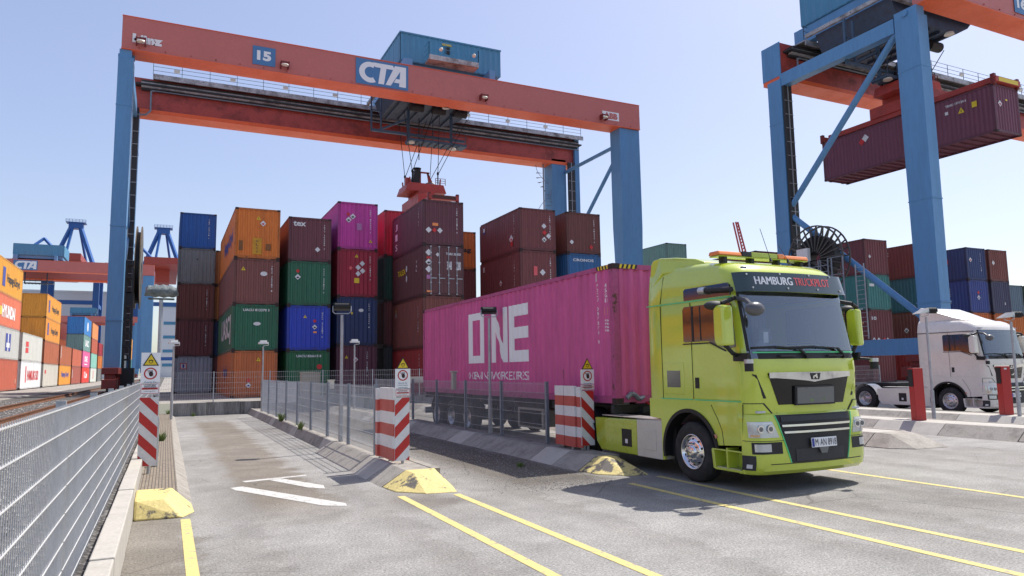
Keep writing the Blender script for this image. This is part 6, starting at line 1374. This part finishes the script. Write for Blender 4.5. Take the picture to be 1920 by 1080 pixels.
def warn_sign(o, x0, x1, z0, z1, y, tri_above):
    """sign plates facing -y: prohibition disc, lines of text; triangle above or on the plate"""
    w_ = x1-x0; xm = (x0+x1)/2
    m = MB(); m.box(x0, x1, y, y+.012, z0+.26*(z1-z0)+.015, z1) ; pl = m.build("sign_plate", clean_w, o)
    m = MB(); m.box(x0+.0, x1, y, y+.012, z0, z0+.26*(z1-z0)); p2 = m.build("sign_plate", clean_w, o)
    def tri(cx, cz, r, yy):
        m = MB(); m.prism([(cx-r, cz-r*.78), (cx+r, cz-r*.78), (cx, cz+r*.95)], 'y', yy-.006, yy+.004); m.mi = 1; q = .78
        m.add([(cx-r*q, yy-.009, cz-r*.66), (cx+r*q, yy-.009, cz-r*.66), (cx, yy-.009, cz+r*.72)], [(0,1,2)]); m.mi = 0
        m.lathe([(yy-.011,r*.26),(yy-.011,r*.19)], (cx,0,cz-r*.22), 'y', 16); m.box(cx-r*.3, cx+r*.3, yy-.011, yy-.010, cz-r*.12, cz-r*.04); m.build("warning_triangle", [black_m, yellow_m], o)
    if tri_above: tri(xm, z1+w_*.34, w_*.42, y); dz = z1-w_*.42
    else: tri(xm, z1-w_*.42, w_*.42, y-.004); dz = z1-w_*1.2
    m = MB(); m.lathe([(y-.004, w_*.34), (y-.004, w_*.27)], (xm, 0, dz), 'y', 28); m.beam((xm-w_*.2, y-.005, dz+w_*.2), (xm+w_*.2, y-.005, dz-w_*.2), w_*.05, .002); m.build("prohibition_ring", red_m, pl)
    m = MB(); m.ell((xm+.01, y-.002, dz-w_*.03), (w_*.11, .003, w_*.14), 12, 8)
    for k in range(4): m.beam((xm-.07*w_+k*w_*.055, y-.003, dz), (xm-.12*w_+k*w_*.075, y-.003, dz+w_*.19), w_*.035, .003)
    m.build("hand_symbol", black_m, pl)
    m = MB(); t = dz-w_*.44
    for i, s in enumerate(("Zutritt für", "Unbefugte", "verboten")):
        h = w_*.09; ww = w_*(.62 if i != 1 else .66); textplane(m, s, (xm-ww/2, y-.003, t-h-i*h*1.55), (ww,0,0), (0,0,h), .01)
    m.build("lettering", mat("blue grey print", (.10,.22,.30,1), .5), pl)
    h2 = .26*(z1-z0); m = MB(); b0 = .012
    for a, b_, c_, d_ in ((x0+.01,x1-.01,z0+.01,z0+.01+b0*.6),(x0+.01,x1-.01,z0+h2-.016,z0+h2-.01),(x0+.01,x0+.016,z0+.01,z0+h2-.01),(x1-.016,x1-.01,z0+.01,z0+h2-.01),(x0+.03,x1-.03,z0+h2*.42,z0+h2*.60)): m.box(a, b_, y-.004, y-.001, c_, d_)
    m.build("red_frame", red_m, p2)
    m = MB(); textplane(m, "ACHTUNG", (x0+w_*.2, y-.004, z0+h2*.68), (w_*.6,0,0), (0,0,h2*.16), .02); textplane(m, "Automatikbetrieb", (x0+w_*.16, y-.006, z0+h2*.46), (w_*.68,0,0), (0,0,h2*.1), .0); textplane(m, "Lebensgefahr", (x0+w_*.2, y-.004, z0+h2*.2), (w_*.6,0,0), (0,0,h2*.12), .0); m.build("lettering", dark_steel, p2)
def guard(x0, y, zb, cols, bx0, bx1, bz0, bz1, up, signz, tri_above, label, rotz=0, pole=True):
    """cols: (x offset start, width) of horizontally banded uprights, then one diagonal board"""
    o = thing("guard_post", label, "guard post", (x0, y, zb), rotz, "red and white striped guards at the island ends", local=True)
    for a, b_, xo, h in cols:        # banded guard rails standing along the lane
        m = MB(); n = 6
        for i in range(n):
            m.mi = i % 2; m.box(xo, xo+.06, a, b_, .06+(h-.06)*i/n, .06+(h-.06)*(i+1)/n)
        m.build("banded_rail", [red_fade, white_p], o)
        m = MB(); m.box(xo+.06, xo+.14, (a+b_)/2-.04, (a+b_)/2+.04, 0, h-.1); m.build("rail_post", galv, o)
    m = MB(); m.box(bx0, bx1, -.02, .0, bz0, bz1); m.mi = 1; stripes_diag(m, bx0+.002, bx1-.002, bz0+.002, bz1-.002, -.0235, 5, up, .2); m.build("striped_board", [white_p, red_m], o, bevel=0)
    m = MB(); xm = (bx0+bx1)/2; m.tube((xm+.03, .05, 0), (xm+.03, .05, bz1+.1), .028, 12); m.tube((xm+.03,.05,bz1), (xm+.03,.05,signz[1]), .02, 8); m.build("support_pole", galv, o)
    warn_sign(o, bx0-.0, bx1+.01, signz[0], signz[1], -.04, tri_above)
    return o
guard(3.78, 12.95, .24, [(.0, .90, .0, 1.38), (.93, 1.08, -.04, 1.36)], .03, .31, .06, 1.20, 1, (1.22, 1.73), True, "red and white guard with warning signs at the end of the middle island")
guard(7.73, 12.9, .24, [(.0, .16, .02, 1.30), (.17, .60, -.02, 1.32), (.66, 1.04, .0, 1.32)], .03, .34, .10, 1.22, -1, (1.24, 1.66), True, "red and white guard with warning signs beside the trailer")
o = guard(-.42, 14.9, .14, [], .0, .31, .14, 1.38, -1, (1.44, 2.20), False, "red and white striped board with white warning plate by the left fence")
# ---- cabinets, small things
def cab(nm, x0, x1, y0, y1, z0, z1, mt, label, cat, leg=.0):
    o = thing(nm, label, cat, ((x0+x1)/2, (y0+y1)/2, z0)); m = MB(); m.box(x0, x1, y0, y1, z0, z1); m.box(x0-.03, x1+.03, y0-.03, y1+.03, z1, z1+.05); m.build("housing", mt, o, bevel=.01)
    m = MB(); m.box(x0+.04, (x0+x1)/2-.01, y0-.012, y0, z0+.08, z1-.06); m.box((x0+x1)/2+.01, x1-.04, y0-.012, y0, z0+.08, z1-.06); m.build("door", mt, o); return o
cab("electrical_cabinet", 6.15, 7.1, 37.4, 37.8, .6, 1.9, beige_m, "beige electrical cabinet behind the tall mesh fence", "cabinet")
cab("junction_box", 7.35, 7.65, 36.6, 36.8, 1.1, 1.5, lamp_glass, "small cream box beside the beige cabinet", "box")
o = thing("notice_board", "blank white board leaning behind the middle fence", "board", (5.0, 36.3, 0)); m = MB(); m.box(4.35, 5.75, 36.2, 36.26, .5, 1.45); m.build("panel", white_p, o, bevel=.01); m = MB(); m.box(4.5,4.56,36.26,36.32,0,1.45); m.box(5.5,5.56,36.26,36.32,0,1.45); m.build("legs", galv_dark, o)
cab("meter_box", 7.62, 7.74, 19.9, 20.05, 1.36, 1.86, conc_light, "small pale box on a post of the trailer-side fence", "box")
cab("control_box", -.78, -.66, 13.2, 14.6, .5, 1.55, beige_m, "flat beige box behind the left fence by the sign", "box")
o = thing("barrier_board", "pale plank across the fence before the red container", "board", (12.2, 36.8, 1.6)); m = MB(); m.box(11.0, 13.4, 36.75, 36.85, 1.30, 1.62); m.build("plank", conc_light, o)
# weeds in the joints
def weed(x, y, z, s, n, label):
    o = thing("weed_tuft", label, "weed", (x, y, z)); m = MB(); r = random.Random(int(x*100+y*7))
    for i in range(n):
        a = r.uniform(0, 2*pi); l = s*r.uniform(.5, 1); t = r.uniform(.2, .8); bx, by = x+r.uniform(-.06,.06), y+r.uniform(-.06,.06)
        dx, dy = cos(a), sin(a); m.add([(bx-dy*.012, by+dx*.012, z), (bx+dy*.012, by-dx*.012, z), (bx+dx*l*t*.6+dy*.016, by+dy*l*t*.6-dx*.016, z+l*.6), (bx+dx*l*t, by+dy*l*t, z+l)], [(0,1,2,3)])
    m.build("leaves", weed_m, o)
weed(3.70, 26.5, .24, .35, 60, "weed tuft at the foot of the middle fence, farther one"); weed(3.66, 22.3, .24, .3, 60, "weed tuft at the foot of the middle fence, nearer one")
weed(.16, 36.6, .1, .3, 50, "weed tuft by the end of the block wall"); weed(1.2, 36.5, 0, .2, 40, "low weed before the stained block wall"); weed(6.4, 13.0, 0, .12, 30, "weed tuft in the dusty lane beside the striped guard"); weed(-.05, 22, .14, .3, 50, "weed tuft on the brick strip")
# loose grit on the dusty strip beside the truck lane
g = MB(); rg = random.Random(11)
for i in range(4200):
    y = 10.3+14*rg.random()**1.4; x = rg.gauss(6.2, .6)
    if 4.5 < x < 7.0: stone(g, x, y, .004, rg.uniform(.005, .018))
for i in range(700):
    y = 9+22*rg.random()**1.3; x = rg.gauss(1.6, .9)
    if .5 < x < 3.2: stone(g, x, y, .003, rg.uniform(.003, .009))
for i in range(900): stone(g, rg.uniform(.5, 16), rg.uniform(5.5, 11), .003, rg.uniform(.003, .008))
tag(g.build("grit", stm), "loose grit scattered over the dusty lanes", "grit", kind="stuff")
# pale hall and ship superstructure on the horizon
wh_b = mat("pale far cladding", (.62,.66,.70,1), .6, dirt=.05)
def hall(x0, x1, y, z1, label, nm="warehouse", blue=False):
    o = thing(nm, label, "building", ((x0+x1)/2, y+10, .6)); m = MB(); m.box(x0, x1, y, y+30, .6, z1); m.build("wall", wh_b, o)
    m = MB(); m.box(x0-.4, x1+.4, y-.4, y+30.4, z1, z1+.8); m.build("roof", wh_b if not blue else house_blue, o)
    for k in range(4 if blue else 0):
        m = MB(); m.box(x0+2, x1-2, y-.15, y-.05, 6+k*(z1-8)/4, 7.5+k*(z1-8)/4); m.build("window_band", house_blue, o)
hall(-62, -24, 380, 40, "pale hall beyond the distant crane with the CTA panel")
hall(-4, 10, 400, 36, "pale ship superstructure behind the first lamp pole", "ship_superstructure", True)
